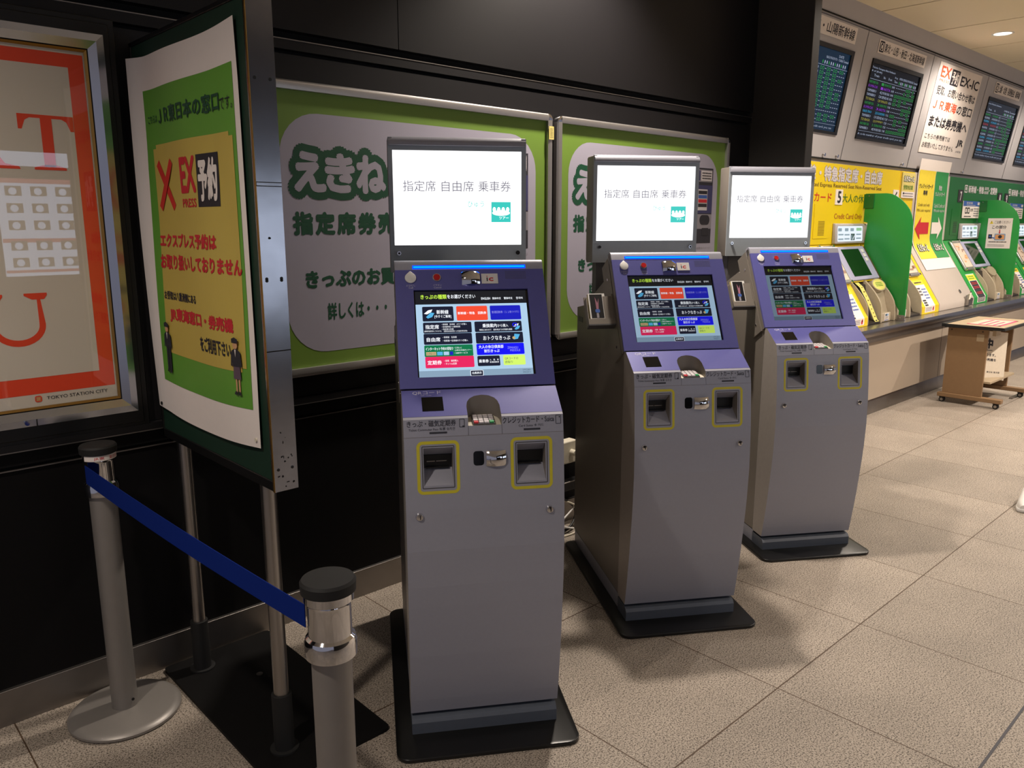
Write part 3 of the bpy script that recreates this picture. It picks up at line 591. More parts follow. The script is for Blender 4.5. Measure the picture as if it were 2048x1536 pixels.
def rows(c, b, data, head, foot, circ, tone):
    x0, x1, t0, t1 = b; W, H = x1-x0, t1-t0
    c.rect(x0, t0, x1, t1, M_sbg if not tone else tone, 1)
    for t, fx0, fx1, fy, k in head: c.text(t, x0+W*fx0, t0+H*fy, x0+W*fx1, t0+H*(fy+0.032), SCOL[k], 2, res=1)
    c.rect(x0, t0+H*0.795, x1, t0+H*0.799, SCOL['w'], 2); c.rect(x0, t0+H*0.085, x1, t0+H*0.088, SCOL['w'], 2)
    c.text(foot, x0+W*0.02, t0+H*0.022, x1-W*0.06, t0+H*0.058, SCOL['w'], 2, res=1)
    n = len(data); rh = 0.685/n
    for i, (nm, no, dest, tm, k, mk) in enumerate(data):
        fy = 0.785-rh*(i+1)+rh*0.25; y0, y1 = t0+H*fy, t0+H*(fy+rh*0.62)
        if nm:
            c.text(nm, x0+W*0.02, y0, x0+W*0.19, y1, SCOL[k], 2, res=1); c.text(no, x0+W*0.26, y0, x0+W*0.305, y1, SCOL[k], 2, res=1); c.text(dest, x0+W*0.315, y0, x0+W*0.455, y1, SCOL[k], 2, res=1)
        c.text(tm, x0+W*(0.475 if nm else 0.02), y0, x0+W*(0.53 if nm else 0.09), y1, SCOL['w'], 2, res=1)
        xs0 = 0.55 if nm else 0.12; nn = len(mk); st = (0.98-xs0)/nn
        for j, ch in enumerate(mk):
            cx = x0+W*(xs0+st*(j+0.5))
            if ch == 'o': c.ring(cx-W*st*0.40, y0-(y1-y0)*0.12, cx+W*st*0.40, y1+(y1-y0)*0.12, W*st*0.36, W*st*0.13, SCOL['g'], 2)
            elif ch == '-': c.rect(cx-W*st*0.3, (y0+y1)/2-0.002, cx+W*st*0.3, (y0+y1)/2+0.002, SCOL['w'], 2)
    y = t0+H*0.815
    for j in range(circ[1]):
        cx = x0+W*(circ[0]+(0.97-circ[0])*(j+0.5)/circ[1]); c.disc(cx, y+0.012, 0.008, SCOL['g'] if j % 3 == 0 else SCOL['w'], 2, 0.014, 10)
        if circ[2]: c.disc(cx, y-0.025 if False else y+0.045, 0.005, SCOL['r'], 2, 0.004, 8)
mk = ['------ooo-o-', '-----o-oo-oo', 'oooooooooooo', 'oo-oo-oo----', 'oo-oo-----o-', '------oooooo', '------oo-oo-', 'ooo-------oo', '---oo-oo----', '---oo----o-o', '-------ooooo', 'oooooooooooo']
ab = [('HAYABUSA', '1', 'SHINHAKODATE', '8:40', 'g'), ('KOMACHI', '1', 'AKITA', '8:40', 'p'), ('YAMABIKO', '42', 'MORIOKA', '8:44', 'w'), ('YAMABIKO', '128', 'SENDAI', '8:56', 'w'), ('TSUBASA', '128', 'YAMAGATA', '8:56', 'y'), ('HAYABUSA', '3', 'SHINAOMORI', '9:08', 'g'), ('KOMACHI', '3', 'AKITA', '9:08', 'p'), ('NASUNO', '255', 'KORIYAMA', '9:16', 'c'), ('YAMABIKO', '131', 'SENDAI', '9:24', 'w'), ('TSUBASA', '131', 'SHINJO', '9:24', 'y'), ('HAYABUSA', '11', 'SHINAOMORI', '9:36', 'g'), ('YAMABIKO', '45', 'MORIOKA', '9:40', 'w')]
dat = [a+(k,) for a, k in zip(ab, mk)]
root, b = screen_case('a', 7.180, 8.290, 0.199, 0.861, 'departure screen with coloured train names under the long Tohoku line label')
m = MB(); rows(OV(m, 0.0008), b, dat, [('Tohoku Yamagata Akita Hokkaido', 0.02, 0.48, 0.93, 'w'), ('8 of (8:40)', 0.02, 0.22, 0.885, 'w'), ('Train', 0.08, 0.18, 0.835, 'w'), ('No', 0.27, 0.31, 0.835, 'w'), ('Dest', 0.37, 0.44, 0.835, 'w'), ('Dep', 0.49, 0.55, 0.875, 'w'), ('Time', 0.49, 0.56, 0.825, 'w'), ('OMIYA SENDAI MORIOKA Terminal', 0.58, 0.98, 0.88, 'w')], 'A code number of your credit card, you can', (0.58, 12, False), None)
o = m.build('screen', root); o.location = -Vector(root.location)
root, b = screen_case('b', 5.72, 6.815, 0.200, 0.861, 'leftmost departure screen, cut off by the dark fin wall')
m = MB(); mk2 = ['oo-oo-oo-oo-', 'oo-oo-oo----', 'oo-oo-oo-oo-', 'oo-oo-oo----', 'oo-oo-oo----', 'oo-oo-oo-oo-', 'oo-oo-oo-oo-', 'oo-oo-oo----', 'oo-oo-oo----', '------------', 'oo-oo-oo-oo-', 'oo-oo-oo----']
dd = [('NOZOMI', str(10+i), 'SHINOSAKA', '8:%02d' % (10+4*i), 'y', k) for i, k in enumerate(mk2)]
rows(OV(m, 0.0008), b, dd, [('NAGOYA KYOTO', 0.62, 0.80, 0.885, 'w'), ('OSAKA Terminal', 0.82, 0.99, 0.885, 'w'), ('DATE', 0.82, 0.90, 0.93, 'w'), ('Tokaido Sanyo', 0.02, 0.3, 0.93, 'w')], 'If you have a code number of your credit card, you can', (0.56, 12, False), M_sblue)
o = m.build('screen', root); o.location = -Vector(root.location)
root, b = screen_case('c', 10.215, 11.320, 0.192, 0.858, 'departure screen just right of the white lettered poster')
m = MB(); dd = [('ASAMA', '60%d' % i, ('NAGANO', 'KARUIZAWA')[i % 2], '8:%02d' % (12+3*i), 'gwcrwgwcwgwc'[i], mk[(i*5) % 12]) for i in range(12)]
rows(OV(m, 0.0008), b, dd, [('Joetsu Hokuriku Shinkansen', 0.02, 0.46, 0.93, 'w'), ('Train', 0.08, 0.18, 0.835, 'w'), ('No', 0.27, 0.31, 0.835, 'w'), ('OMIYA Terminal', 0.58, 0.98, 0.88, 'w')], 'A code number of your credit card, you can', (0.58, 12, False), M_steal := glow('board_teal', hx('0a141c'), 1.0))
o = m.build('screen', root); o.location = -Vector(root.location)
root, b = screen_case('d', 11.71, 12.80, 0.192, 0.858, 'rightmost departure screen, cut off by the edge of the picture')
m = MB(); rows(OV(m, 0.0008), b, dd, [('Chuo Line', 0.02, 0.3, 0.93, 'w')], 'A code number of your credit card, you can', (0.58, 12, False), M_steal)
o = m.build('screen', root); o.location = -Vector(root.location)
def label_strip(x0, x1, t0, t1, t, label, icon=True, tx=None):
    m = MB(); c = OV(m, 0.001); c.rect(x0, t0, x1, t1, M_paper, 1); c.rect(x0, t0, x1, t1, M_paper, 2); h = t1-t0; ix = x0+0.02
    if icon: c.ring(ix, t0+h*0.1, ix+0.09, t1-h*0.1, 0.012, 0.012, M_paperd, 3); c.disc(ix+0.045, t0+h*0.48, 0.026, M_paperd, 3); c.disc(ix+0.045, t0+h*0.48, 0.016, M_paper, 4); c.rect(ix+0.035, t0+h*0.7, ix+0.055, t0+h*0.78, M_paperd, 3); ix += 0.105
    c.text(t, tx or ix, t0+h*0.16, x1-0.03, t1-h*0.16, M_paperd, 3, 0.012)
    tag(m.build('line_label'), label, 'sign', 'line name labels above the departure screens')
label_strip(7.232, 8.280, 0.912, 1.021, '東北・山形・秋田・北海道新幹線', 'white strip naming the Tohoku lines above the second departure screen')
label_strip(5.75, 6.795, 0.912, 1.035, '東海道・山陽新幹線', 'white strip naming the Tokaido line above the leftmost departure screen', True)
label_strip(10.325, 11.262, 0.905, 1.025, '上越・北陸（長野経由）新幹線', 'white strip naming the Joetsu line above the screen right of the white poster')
# EX poster
m = MB(); c = OV(m, 0.001); X0, X1, T0, T1 = 8.638, 9.852, 0.172, 1.023; W, H = X1-X0, T1-T0
c.rect(X0, T0, X1, T1, M_paper, 2, 1, 1); m.add([OVp for OVp in (o_+Vector((X0, 0, 0))+e_*T0, o_+Vector((X1, 0, 0))+e_*T0, o_+Vector((X1, 0, 0))+e_*T1, o_+Vector((X0, 0, 0))+e_*T1)], [(0, 1, 2, 3)], M_paper)
F = lambda fx, fy: (X0+W*fx, T0+H*fy)
def ft(t, a, b_, mm, bo=0.0): c.text(t, *F(*a), *F(*b_), mm, 4, bo)
ft('EX', (0.06, 0.845), (0.27, 0.965), M_prorange, 0.02); ft('PRESS', (0.06, 0.795), (0.27, 0.825), M_prorange); c.rect(*F(0.29, 0.79), *F(0.475, 0.965), M_paperd, 3); ft('予約', (0.305, 0.805), (0.46, 0.95), M_paper, 0.02); ft('EX-IC', (0.52, 0.815), (0.965, 0.925), M_paperd, 0.015)
ft('受取、お問い合わせ等は', (0.06, 0.655), (0.96, 0.755), M_paperd, 0.015); ft('ＪＲ東海', (0.06, 0.495), (0.585, 0.61), M_prorange, 0.02); ft('の窓口', (0.60, 0.495), (0.965, 0.61), M_paperd, 0.02); ft('または券売機へ', (0.06, 0.30), (0.955, 0.43), M_paperd, 0.03)
ft('こちらの券売機では', (0.05, 0.165), (0.62, 0.225), M_paperd); ft('お取扱いたしておりません', (0.04, 0.06), (0.75, 0.125), M_paperd); ft('JR', (0.80, 0.115), (0.96, 0.215), M_paperd, 0.03); ft('JR東海', (0.82, 0.055), (0.95, 0.085), M_prgrey)
tag(m.build('white_poster'), 'white poster with red and black lettering between two departure screens', 'poster')

# ================================================================== ADVERTISING BOARDS ON THE DARK WALL
def ad_board(x0, x1, z0, z1, label):
    root = empty('advertising_board', (x0, 2.90, z0)); tag(root, label, 'advertising board', 'green advertising boards behind the kiosks')
    off = -Vector(root.location)
    def fin(mb, n, bev=0, par=None):
        o = mb.build(n, par or root, bev=bev)
        if par is None: o.location = off
        return o
    t = 0.034; yf, yb = 2.868, 2.902
    def rail(pts, ax):   # rounded extrusion
        m = MB(); m.extrude(pts, ax, M_alu); return m
    h = lambda z, s: [(x0+0.03, yb, z), (x0+0.03, yf+0.010, z), (x0+0.03, yf+0.002, z+s*0.006), (x0+0.03, yf, z+s*0.014), (x0+0.03, yf+0.004, z+s*t), (x0+0.03, yb, z+s*t)]
    v = lambda x, s: [(x, yb, z0+0.03), (x, yf+0.010, z0+0.03), (x+s*0.006, yf+0.002, z0+0.03), (x+s*0.014, yf, z0+0.03), (x+s*t, yf+0.004, z0+0.03), (x+s*t, yb, z0+0.03)]
    fin(rail(h(z0, 1), (x1-x0-0.06, 0, 0)), 'frame_rail'); fin(rail(h(z1, -1), (x1-x0-0.06, 0, 0)), 'frame_rail')
    fin(rail(v(x0, 1), (0, 0, z1-z0-0.06)), 'frame_rail'); fin(rail(v(x1, -1), (0, 0, z1-z0-0.06)), 'frame_rail')
    for cx, cz, a0 in ((x0, z0, 180), (x1, z0, 270), (x1, z1, 0), (x0, z1, 90)):
        m = MB(); sx = 1 if cx == x0 else -1; sz = 1 if cz == z0 else -1; c_ = (cx+sx*0.032, cz+sz*0.032)
        pts = [(c_[0], yf+0.003, c_[1])]+[(c_[0]+0.032*math.cos(R(a0+a)), yf+0.003, c_[1]+0.032*math.sin(R(a0+a))) for a in range(0, 91, 10)]
        m.extrude(pts, (0, yb-yf-0.003, 0), M_chrome); fin(m, 'corner_cap', 0.002)
    m = MB(); m.box(x0+t-0.004, x1-t+0.004, 2.888, 2.902, z0+t-0.004, z1-t+0.004, M_prlime)
    c = VV(m, 2.888, 0.0006); wx0, wx1, wz0, wz1 = x0+0.098, x1-0.105, z0+0.09, z1-0.112
    c.rr(wx0, wz0, wx1, wz1, 0.17, M_lilac, 1)
    dx = x0-1.397
    for t_, xa, xb in (('え', 1.558, 1.683), ('き', 1.696, 1.817), ('ね', 1.838, 1.969), ('っ', 2.005, 2.085), ('と', 2.105, 2.22)):
        zt = 1.785+0.135*(0.7 if t_ == 'っ' else 1.0)
        c.text(t_, xa+dx, 1.782, xb+dx, zt, M_prdkgreen, 2, 0.23, ref=t_); c.text(t_, xa+dx, 1.782, xb+dx, zt, M_lilac, 3, 0.055, ref=t_)
    for i, t_ in enumerate('指定席券売機'):
        xa = 1.536+dx+i*0.0985; c.text(t_, xa, 1.607, xa+0.090, 1.699, M_prdkgreen, 2, 0.055)
    c.text('きっぷのお買い求めに便利', 1.580+dx, 1.395, 2.44+dx, 1.470, M_prdkgreen, 2, 0.05)
    c.text('詳しくは・・・', 1.672+dx, 1.263, 1.962+dx, 1.335, M_prdkgreen, 2, 0.03)
    # printed picture of a ticket machine
    px0, px1, pz0, pz1 = x1-0.50, x1-0.158, 1.532, 1.988
    c.rect(px0, pz0, px1, pz1, M_pk0, 2); c.rect(px0+0.01, 1.905, px1-0.01, 1.978, M_prgrey, 3); c.rect(px1-0.13, 1.912, px1-0.012, 1.972, M_wprint, 4); lines(c, px1-0.12, 1.918, px1-0.02, 1.966, 3, M_paperd, 5, seed=2); c.rect(px0+0.03, 1.912, px1-0.14, 1.972, M_pk1, 4)
    c.rect(px0, 1.715, px1, 1.885, M_pk1, 3); c.rect(px0+0.08, 1.733, px1-0.055, 1.860, M_wprint, 4)
    for k, z in enumerate((1.838, 1.812, 1.786, 1.760)):
        for j, xa in enumerate((px0+0.085, px0+0.19)): c.rect(xa, z-0.006, xa+0.093, z+0.014, (M_paperd, M_paperd, M_prblue, M_prred)[(k+j) % 4], 5)
    c.rect(px0, 1.62, px1, 1.71, M_prgrey, 3); c.rr(px1-0.13, 1.645, px1-0.02, 1.705, 0.03, M_paperd, 4); c.rect(px0+0.04, 1.55, px0+0.14, 1.60, M_paperd, 4); c.rect(px1-0.1, 1.58, px1-0.03, 1.625, M_paperd, 4); c.rect(px0+0.05, 1.63, px0+0.14, 1.69, M_pk1, 4)
    c.text('※画像はイメージ', px1-0.16, 1.494, px1+0.0, 1.509, M_prgrey, 2)
    fin(m, 'printed_sheet')
    return root, fin
M_pk0 = mat('picture_dark', '2c2a33', 0.5); M_pk1 = mat('picture_violet', '3d3c66', 0.5)
root, fin_ = ad_board(1.397, 2.972, 1.046, 2.184, 'large green advertising board directly behind the nearest kiosk')
m = MB(); m.box(2.938, 2.9725, 2.8655, 2.868, 2.062, 2.125, M_mat1); c = VV(m, 2.8655); lines(c, 2.945, 2.07, 2.966, 2.118, 6, M_paperd, 1, 0.25, seed=1); fin_(m, 'tape_label')
ad_board(3.006, 4.590, 1.050, 2.182, 'second green advertising board, behind the middle kiosk and next to the fin wall')

# ================================================================== RED POSTER IN ITS SHOWCASE (FAR LEFT)
root = empty('poster_showcase', (0.3, 2.90, 0.95)); tag(root, 'silver framed showcase in a black surround on the dark wall at the far left', 'showcase'); off = -Vector(root.location)
m = MB(); m.box(-0.4, 0.94, 2.888, 2.914, 0.948, 2.298, M_black); m.box(-0.4, 0.92, 2.879, 2.889, 0.968, 2.28, M_black); o = m.build('surround', root, bev=0.004); o.location = off
fx0, fx1, fz0, fz1 = -0.33, 0.893, 1.016, 2.239
m = MB()
def rail4(y0, y1, o0, o1, mm):   # sloping frame strip: outer inset o0 at depth y0 to inner inset o1 at depth y1
    A = [(fx0+o0, y0, fz0+o0), (fx1-o0, y0, fz0+o0), (fx1-o0, y0, fz1-o0), (fx0+o0, y0, fz1-o0)]
    B = [(fx0+o1, y1, fz0+o1), (fx1-o1, y1, fz0+o1), (fx1-o1, y1, fz1-o1), (fx0+o1, y1, fz1-o1)]
    for i in range(4): m.add([A[i], A[(i+1) % 4], B[(i+1) % 4], B[i]], [(0, 1, 2, 3)], mm)
rail4(2.879, 2.852, 0.0, 0.0, M_frame); rail4(2.852, 2.850, 0.0, 0.022, M_frame); rail4(2.850, 2.862, 0.022, 0.046, M_frame); rail4(2.862, 2.868, 0.046, 0.052, M_gap); rail4(2.862, 2.868, 0.050, 0.058, M_brass)
m.box(0.58, 0.583, 2.849, 2.851, fz0, fz0+0.022, M_gap); o = m.build('frame', root); o.location = off
m = MB(); m.tube([(0.553, 2.851, 1.030), (0.553, 2.842, 1.030)], 0.008, M_chrome); o = m.build('lock', root); o.location = off
m = MB(); m.box(fx0+0.05, fx1-0.05, 2.8655, 2.8675, fz0+0.05, fz1-0.05, M_glass); o = m.build('glass_pane', root); o.location = off
m = MB(); m.box(fx0+0.05, fx1-0.05, 2.8735, 2.876, fz0+0.05, fz1-0.05, M_stpaper); c = VV(m, 2.8735, 0.0005)
c.rect(-0.27, 1.114, 0.832, 2.172, M_stred, 1); c.rect(-0.2, 1.168, 0.787, 2.131, M_stpaper, 2)
# serif letters
def serif_T(x, z):
    c.poly([(x-0.078, z), (x-0.078, z-0.045), (x-0.068, z-0.045), (x-0.058, z-0.018), (x-0.045, z-0.010), (x+0.045, z-0.010), (x+0.058, z-0.018), (x+0.068, z-0.045), (x+0.078, z-0.045), (x+0.078, z)], M_stred, 3)
    c.rect(x-0.016, z-0.155, x+0.016, z-0.008, M_stred, 4); c.poly([(x-0.045, z-0.165), (x+0.045, z-0.165), (x+0.045, z-0.158), (x+0.016, z-0.150), (x-0.016, z-0.150), (x-0.045, z-0.158)], M_stred, 4)
serif_T(0.708, 1.982)
c.poly([(0.50, 1.817), (0.625, 1.817), (0.622, 1.825), (0.585, 1.832), (0.54, 1.90), (0.50, 1.905)], M_stred, 3)
def serif_U(x, z):
    k = 0.062
    out = [(x-k-0.014, z-0.02)]+[(x-(k+0.014)*math.cos(R(a)), z-0.10-0.066*math.sin(R(a))) for a in range(0, 181, 12)]+[(x+k+0.006, z-0.02)]
    inn = [(x+k-0.004, z-0.02)]+[(x+(k-0.004)*math.cos(R(a)), z-0.10-0.046*math.sin(R(a))) for a in range(0, 181, 12)]+[(x-k+0.018, z-0.02)]
    n = min(len(out), len(inn)); inn = inn[::-1]
    for i in range(n-1): c.poly([out[i], out[i+1], inn[i+1], inn[i]], M_stred, 3)
    for cx in (x-k+0.002, x+k+0.001): c.poly([(cx-0.04, z), (cx+0.025, z), (cx+0.025, z-0.007), (cx+0.016, z-0.02), (cx-0.018, z-0.02), (cx-0.04, z-0.007)], M_stred, 4)
serif_U(0.568, 1.437)
c.text('TOKYO STATION CITY', 0.622, 1.092, 0.806, 1.103, M_paperd, 3); c.ring(0.588, 1.088, 0.608, 1.108, 0.006, 0.003, M_stred, 3); c.rect(0.592, 1.092, 0.604, 1.104, M_mapor, 3)
tag(m.build('red_poster'), 'cream poster with a red border and red serif letters inside the silver frame', 'poster')

# ================================================================== NOTICE BOARD ON TWO POLES
root = empty('notice_board', (1.015, 2.45, 0)); tag(root, 'tall dark green notice board on two steel poles standing at right angles to the wall', 'notice board'); off = -Vector(root.location)
def fin(mb, n, bev=0):
    o = mb.build(n, root, bev=bev); o.location = off; return o
BX0, BX1, BY0, BY1, BZ0, BZ1 = 0.980, 1.050, 2.030, 2.888, 0.903, 2.232
m = MB(); m.box(BX0+0.004, BX1-0.004, BY0+0.012, BY1-0.012, BZ0+0.03, BZ1-0.012, M_darkboard); fin(m, 'panel')
for (y0, y1, z0, z1) in ((BY1-0.014, BY1, BZ0, BZ1), (BY0, BY1, BZ0, BZ0+0.030), (BY0, BY1, BZ1-0.014, BZ1)):
    m = MB(); m.box(BX0, BX1, y0, y1, z0, z1, M_black); fin(m, 'edge_strip', 0.002)
m = MB(); m.box(BX0, BX1+0.002, BY0-0.003, BY0+0.014, BZ0, BZ1, M_signsteel); m.box(BX0-0.002, BX0+0.0, BY0-0.003, BY0+0.006, BZ0, BZ1, M_brass)
for z in (2.02, 1.505, 1.50, 0.968): 
    for x in (0.993, 1.036): m.tube([(x, BY0-0.0031, z), (x, BY0-0.0042, z)], 0.0045, M_black, 10)
m.box(BX0, BX1+0.002, BY0-0.0036, BY0-0.003, 1.748, 1.760, M_gap); m.box(BX0, BX1+0.002, BY0-0.0040, BY0-0.003, 1.750, 1.758, M_signsteel); m.box(BX0, BX1+0.002, BY0-0.0036, BY0-0.003, 1.305, 1.308, M_gap)
rd = random.Random(5)
for i in range(15):   # scratched-off patches near the bottom and old marks
    zz = rd.choice((0.915, 0.93, 1.0, 1.06, 1.62)) + rd.uniform(-0.02, 0.03); xx = rd.uniform(BX0+0.01, BX1-0.01); w_, h_ = rd.uniform(0.001, 0.006), rd.uniform(0.001, 0.005)
    m.add([(xx+w_*math.cos(a), BY0-0.0033, max(BZ0+0.002, zz+h_*math.sin(a)*rd.uniform(0.5, 1.2))) for a in (0, 0.9, 1.9, 3.0, 4.1, 5.2)], [(0, 1, 2, 3, 4, 5)], M_gap)
fin(m, 'steel_edge', 0.0015)
for y in (2.145, 2.79):
    m = MB(); m.tube([(1.015, y, 0.13), (1.015, y, BZ0+0.004)], 0.0235, M_steel, 28); fin(m, 'pole')
    m = MB(); m.tube([(1.015, y, 0.011), (1.015, y, 0.205)], 0.031, M_rubber, 28); m.tube([(1.015, y, 0.011), (1.015, y, 0.018)], 0.045, M_rubber, 28); fin(m, 'pole_socket')
m = MB(); c = CV(m, (0, 0, 0), (1, 0, 0), (0, 1, 0)); pts = c.rrpts(0.905, 2.005, 1.325, 2.888, 0.02); m.extrude([(x, y, 0.0) for x, y in pts], (0, 0, 0.012), M_baseplate)
for x, y in ((1.22, 2.12), (1.12, 2.07), (1.15, 2.6)): m.tube([(x, y, 0.012), (x, y, 0.014)], 0.012, M_steel_dull, 14)
fin(m, 'base_plate')
m = MB()
def sheet(a, z, h):   # a runs from the far edge towards the camera
    q = a/0.775; r = (z-1.02)/1.16
    bul = 0.010*math.sin(math.pi*min(max(q, 0), 1))*(0.6+0.4*math.sin(r*7.0))+0.006*math.sin(q*9+r*4)*(0.5+0.5*r)
    bul += 0.022*max(0, 0.12-q)/0.12*(0.3+0.7*r)
    dz = -0.022*math.sin(math.pi*q)*max(0, 0.35-r)/0.35-0.014*math.sin(math.pi*q)*max(0, r-0.8)/0.2
    return Vector((0.978-max(0.001, bul+0.002)-h, 2.862-a, z+dz))
c = CV(m, fn=sheet, lay=0.0011); c.rect(0.0, 1.022, 0.772, 2.178, M_paper, 0, 24, 36)
c.rect(0.078, 1.132, 0.742, 2.072, M_prgreen, 1, 20, 30)
pts = c.rrpts(0.132, 1.236, 0.722, 1.898, 0.03, 4)
for k in range(24): c.rect(0.134+0.588*k/24, 1.236+(0.012 if k in (0, 23) else 0), 0.134+0.588*(k+1)/24, 1.898-(0.012 if k in (0, 23) else 0), M_pryel, 2, 1, 22)
c.text('こちらは', 0.112, 1.966, 0.190, 1.990, M_prdkgreen, 3, 0.01); c.text('ＪＲ東日本の窓口', 0.202, 1.955, 0.652, 2.010, M_sheetgreen := mat('print_deep_green', '12452f', 0.6), 3, 0.03); c.text('です。', 0.655, 1.955, 0.735, 1.990, M_paperd, 3)
c.line(0.165, 1.842, 0.282, 1.700, 0.028, M_prredd, 3); c.line(0.282, 1.842, 0.168, 1.700, 0.028, M_prredd, 4)
c.text('EX', 0.354, 1.742, 0.474, 1.848, M_prred, 3, 0.035); c.text('PRESS', 0.358, 1.700, 0.470, 1.726, M_prred, 3, 0.02); c.rect(0.484, 1.700, 0.622, 1.849, M_paperd, 3, 6, 6); c.text('予約', 0.494, 1.715, 0.612, 1.838, M_paper, 4, 0.045)
c.text('エクスプレス予約は', 0.118+0.015, 1.576, 0.585, 1.622, M_prred, 3, 0.045); c.text('お取り扱いしておりません', 0.128, 1.506, 0.728, 1.556, M_prred, 3, 0.045)
c.text('お受取は八重洲側にある', 0.142, 1.408, 0.408, 1.436, M_paperd, 3, 0.03); c.text('JR東海窓口・券売機', 0.180, 1.338, 0.662, 1.386, M_prred, 3, 0.045); c.text('をご利用下さい。', 0.418, 1.272, 0.652, 1.318, M_paperd, 3, 0.035)
M_skin = mat('print_skin', 'c99a72', 0.6); M_unif = mat('print_navy', '23262f', 0.6); M_skirt = mat('print_mauve', '5b4a58', 0.6)
def staff(x, z0, z1, skirt):
    h = z1-z0; Z = lambda f: z0+h*f
    if skirt:
        c.poly([(x-0.022, Z(0.28)), (x+0.022, Z(0.28)), (x+0.018, Z(0.52)), (x-0.018, Z(0.52))], M_skirt, 5); c.rect(x-0.013, Z(0.05), x-0.004, Z(0.3), M_skin, 4); c.rect(x+0.004, Z(0.05), x+0.013, Z(0.3), M_skin, 4)
    else: c.rect(x-0.018, Z(0.05), x-0.002, Z(0.52), M_unif, 5); c.rect(x+0.002, Z(0.05), x+0.018, Z(0.52), M_unif, 5)
    for s in (-1, 1): c.poly([(x+s*0.003, Z(0)), (x+s*0.021, Z(0.015)), (x+s*0.015, Z(0.07)), (x+s*0.003, Z(0.07))], M_paperd, 6)
    c.poly([(x-0.02, Z(0.5)), (x+0.02, Z(0.5)), (x+0.024, Z(0.76)), (x+0.008, Z(0.80)), (x-0.008, Z(0.80)), (x-0.024, Z(0.76))], M_unif, 6); c.line(x+0.022, Z(0.74), x+0.027, Z(0.5), 0.009, M_unif, 6); c.line(x-0.022, Z(0.74), x-0.027, Z(0.5), 0.009, M_unif, 6)
    c.disc(x, Z(0.86), 0.013, M_skin, 7, h*0.06); c.poly([(x-0.017, Z(0.90)), (x+0.017, Z(0.90)), (x+0.017, Z(0.97)), (x, Z(1.0)), (x-0.017, Z(0.97))], M_unif, 8); c.poly([(x-0.004, Z(0.79)), (x+0.004, Z(0.79)), (x, Z(0.66))], M_paper, 7)
staff(0.150, 1.168, 1.335, False); staff(0.672, 1.168, 1.335, True)
m.tube([sheet(0.025, 1.035, 0.0), sheet(0.025, 1.035, 0.004)], 0.006, M_black, 12); m.tube([sheet(0.75, 1.045, 0.0), sheet(0.75, 1.045, 0.004)], 0.006, M_pad, 12)
tag(m.build('paper_notice'), 'curling white sheet with green and yellow print pinned to the tall notice board', 'poster')

# ================================================================== STANCHIONS AND BELT
def stanchion(x, y, label, sticker):
    root = empty('stanchion', (x, y, 0)); tag(root, label, 'stanchion', 'belt stanchions in front of the wall')
    m = MB(); m.lathe([(0.168, 0.0), (0.178, 0.004), (0.178, 0.012), (0.170, 0.020), (0.155, 0.024), (0.042, 0.030)], (0, 0, 0), M_pole, 64); m.build('base', root)
    m = MB(); m.lathe([(0.041, 0.028), (0.041, 0.795)], (0, 0, 0), M_pole, 40); m.tube([(0.015, -0.0405, 0.06), (0.0155, -0.0425, 0.06)], 0.005, M_black, 10); m.build('post', root)
    m = MB(); m.lathe([(0.041, 0.790), (0.052, 0.792), (0.053, 0.822), (0.050, 0.832), (0.044, 0.837), (0.044, 0.902), (0.046, 0.908), (0.050, 0.912), (0.050, 0.930), (0.047, 0.933)], (0, 0, 0), M_chrome, 48); hd = m.build('chrome_head', root)
    m = MB(); m.lathe([(0.050, 0.929), (0.055, 0.931), (0.056, 0.951), (0.052, 0.957), (0.0, 0.958)], (0, 0, 0), M_rubber, 48); m.build('cap', root)
    if sticker:
        m = MB(); cyl = lambda a, z, h: Vector(((0.0515+h)*math.sin(a), -(0.0515+h)*math.cos(a), z)); c = CV(m, fn=cyl, lay=0.0004)
        c.rect(-1.2, 0.912, 1.2, 0.929, M_paper, 0, 24, 1); c.text('JR東', -0.55, 0.915, 0.05, 0.926, M_prred, 1); c.text('東京駅', 0.35, 0.915, 1.05, 0.926, M_prred, 1); m.build('sticker', root)
    return root
stanchion(0.715, 2.715, 'grey stanchion with a round base standing against the stainless baseboard', True)
stanchion(0.745, 1.335, 'black capped stanchion with chrome collar nearest the camera', False)
m = MB(); n = 24; A = Vector((0.668, 2.700, 0)); B = Vector((0.700, 1.352, 0)); vs = []
for i in range(n+1):
    t = i/n; p = A.lerp(B, t); sag = -0.012*math.sin(math.pi*t); z0, z1 = 0.838+sag+0.020*t, 0.898+sag+0.009*t
    tw = 0.004*math.sin(math.pi*t)
    for x, z in ((-0.001, z0), (-0.001+tw, z1), (0.001+tw, z1), (0.001, z0)): vs.append((p.x+x, p.y, z))
m.add(vs, [(4*i+k, 4*i+(k+1) % 4, 4*i+4+(k+1) % 4, 4*i+4+k) for i in range(n) for k in range(4)]+[(0, 1, 2, 3), (4*n, 4*n+1, 4*n+2, 4*n+3)], M_beltblue)
tag(m.build('barrier_belt'), 'dark blue belt stretched between the two stanchions', 'belt')

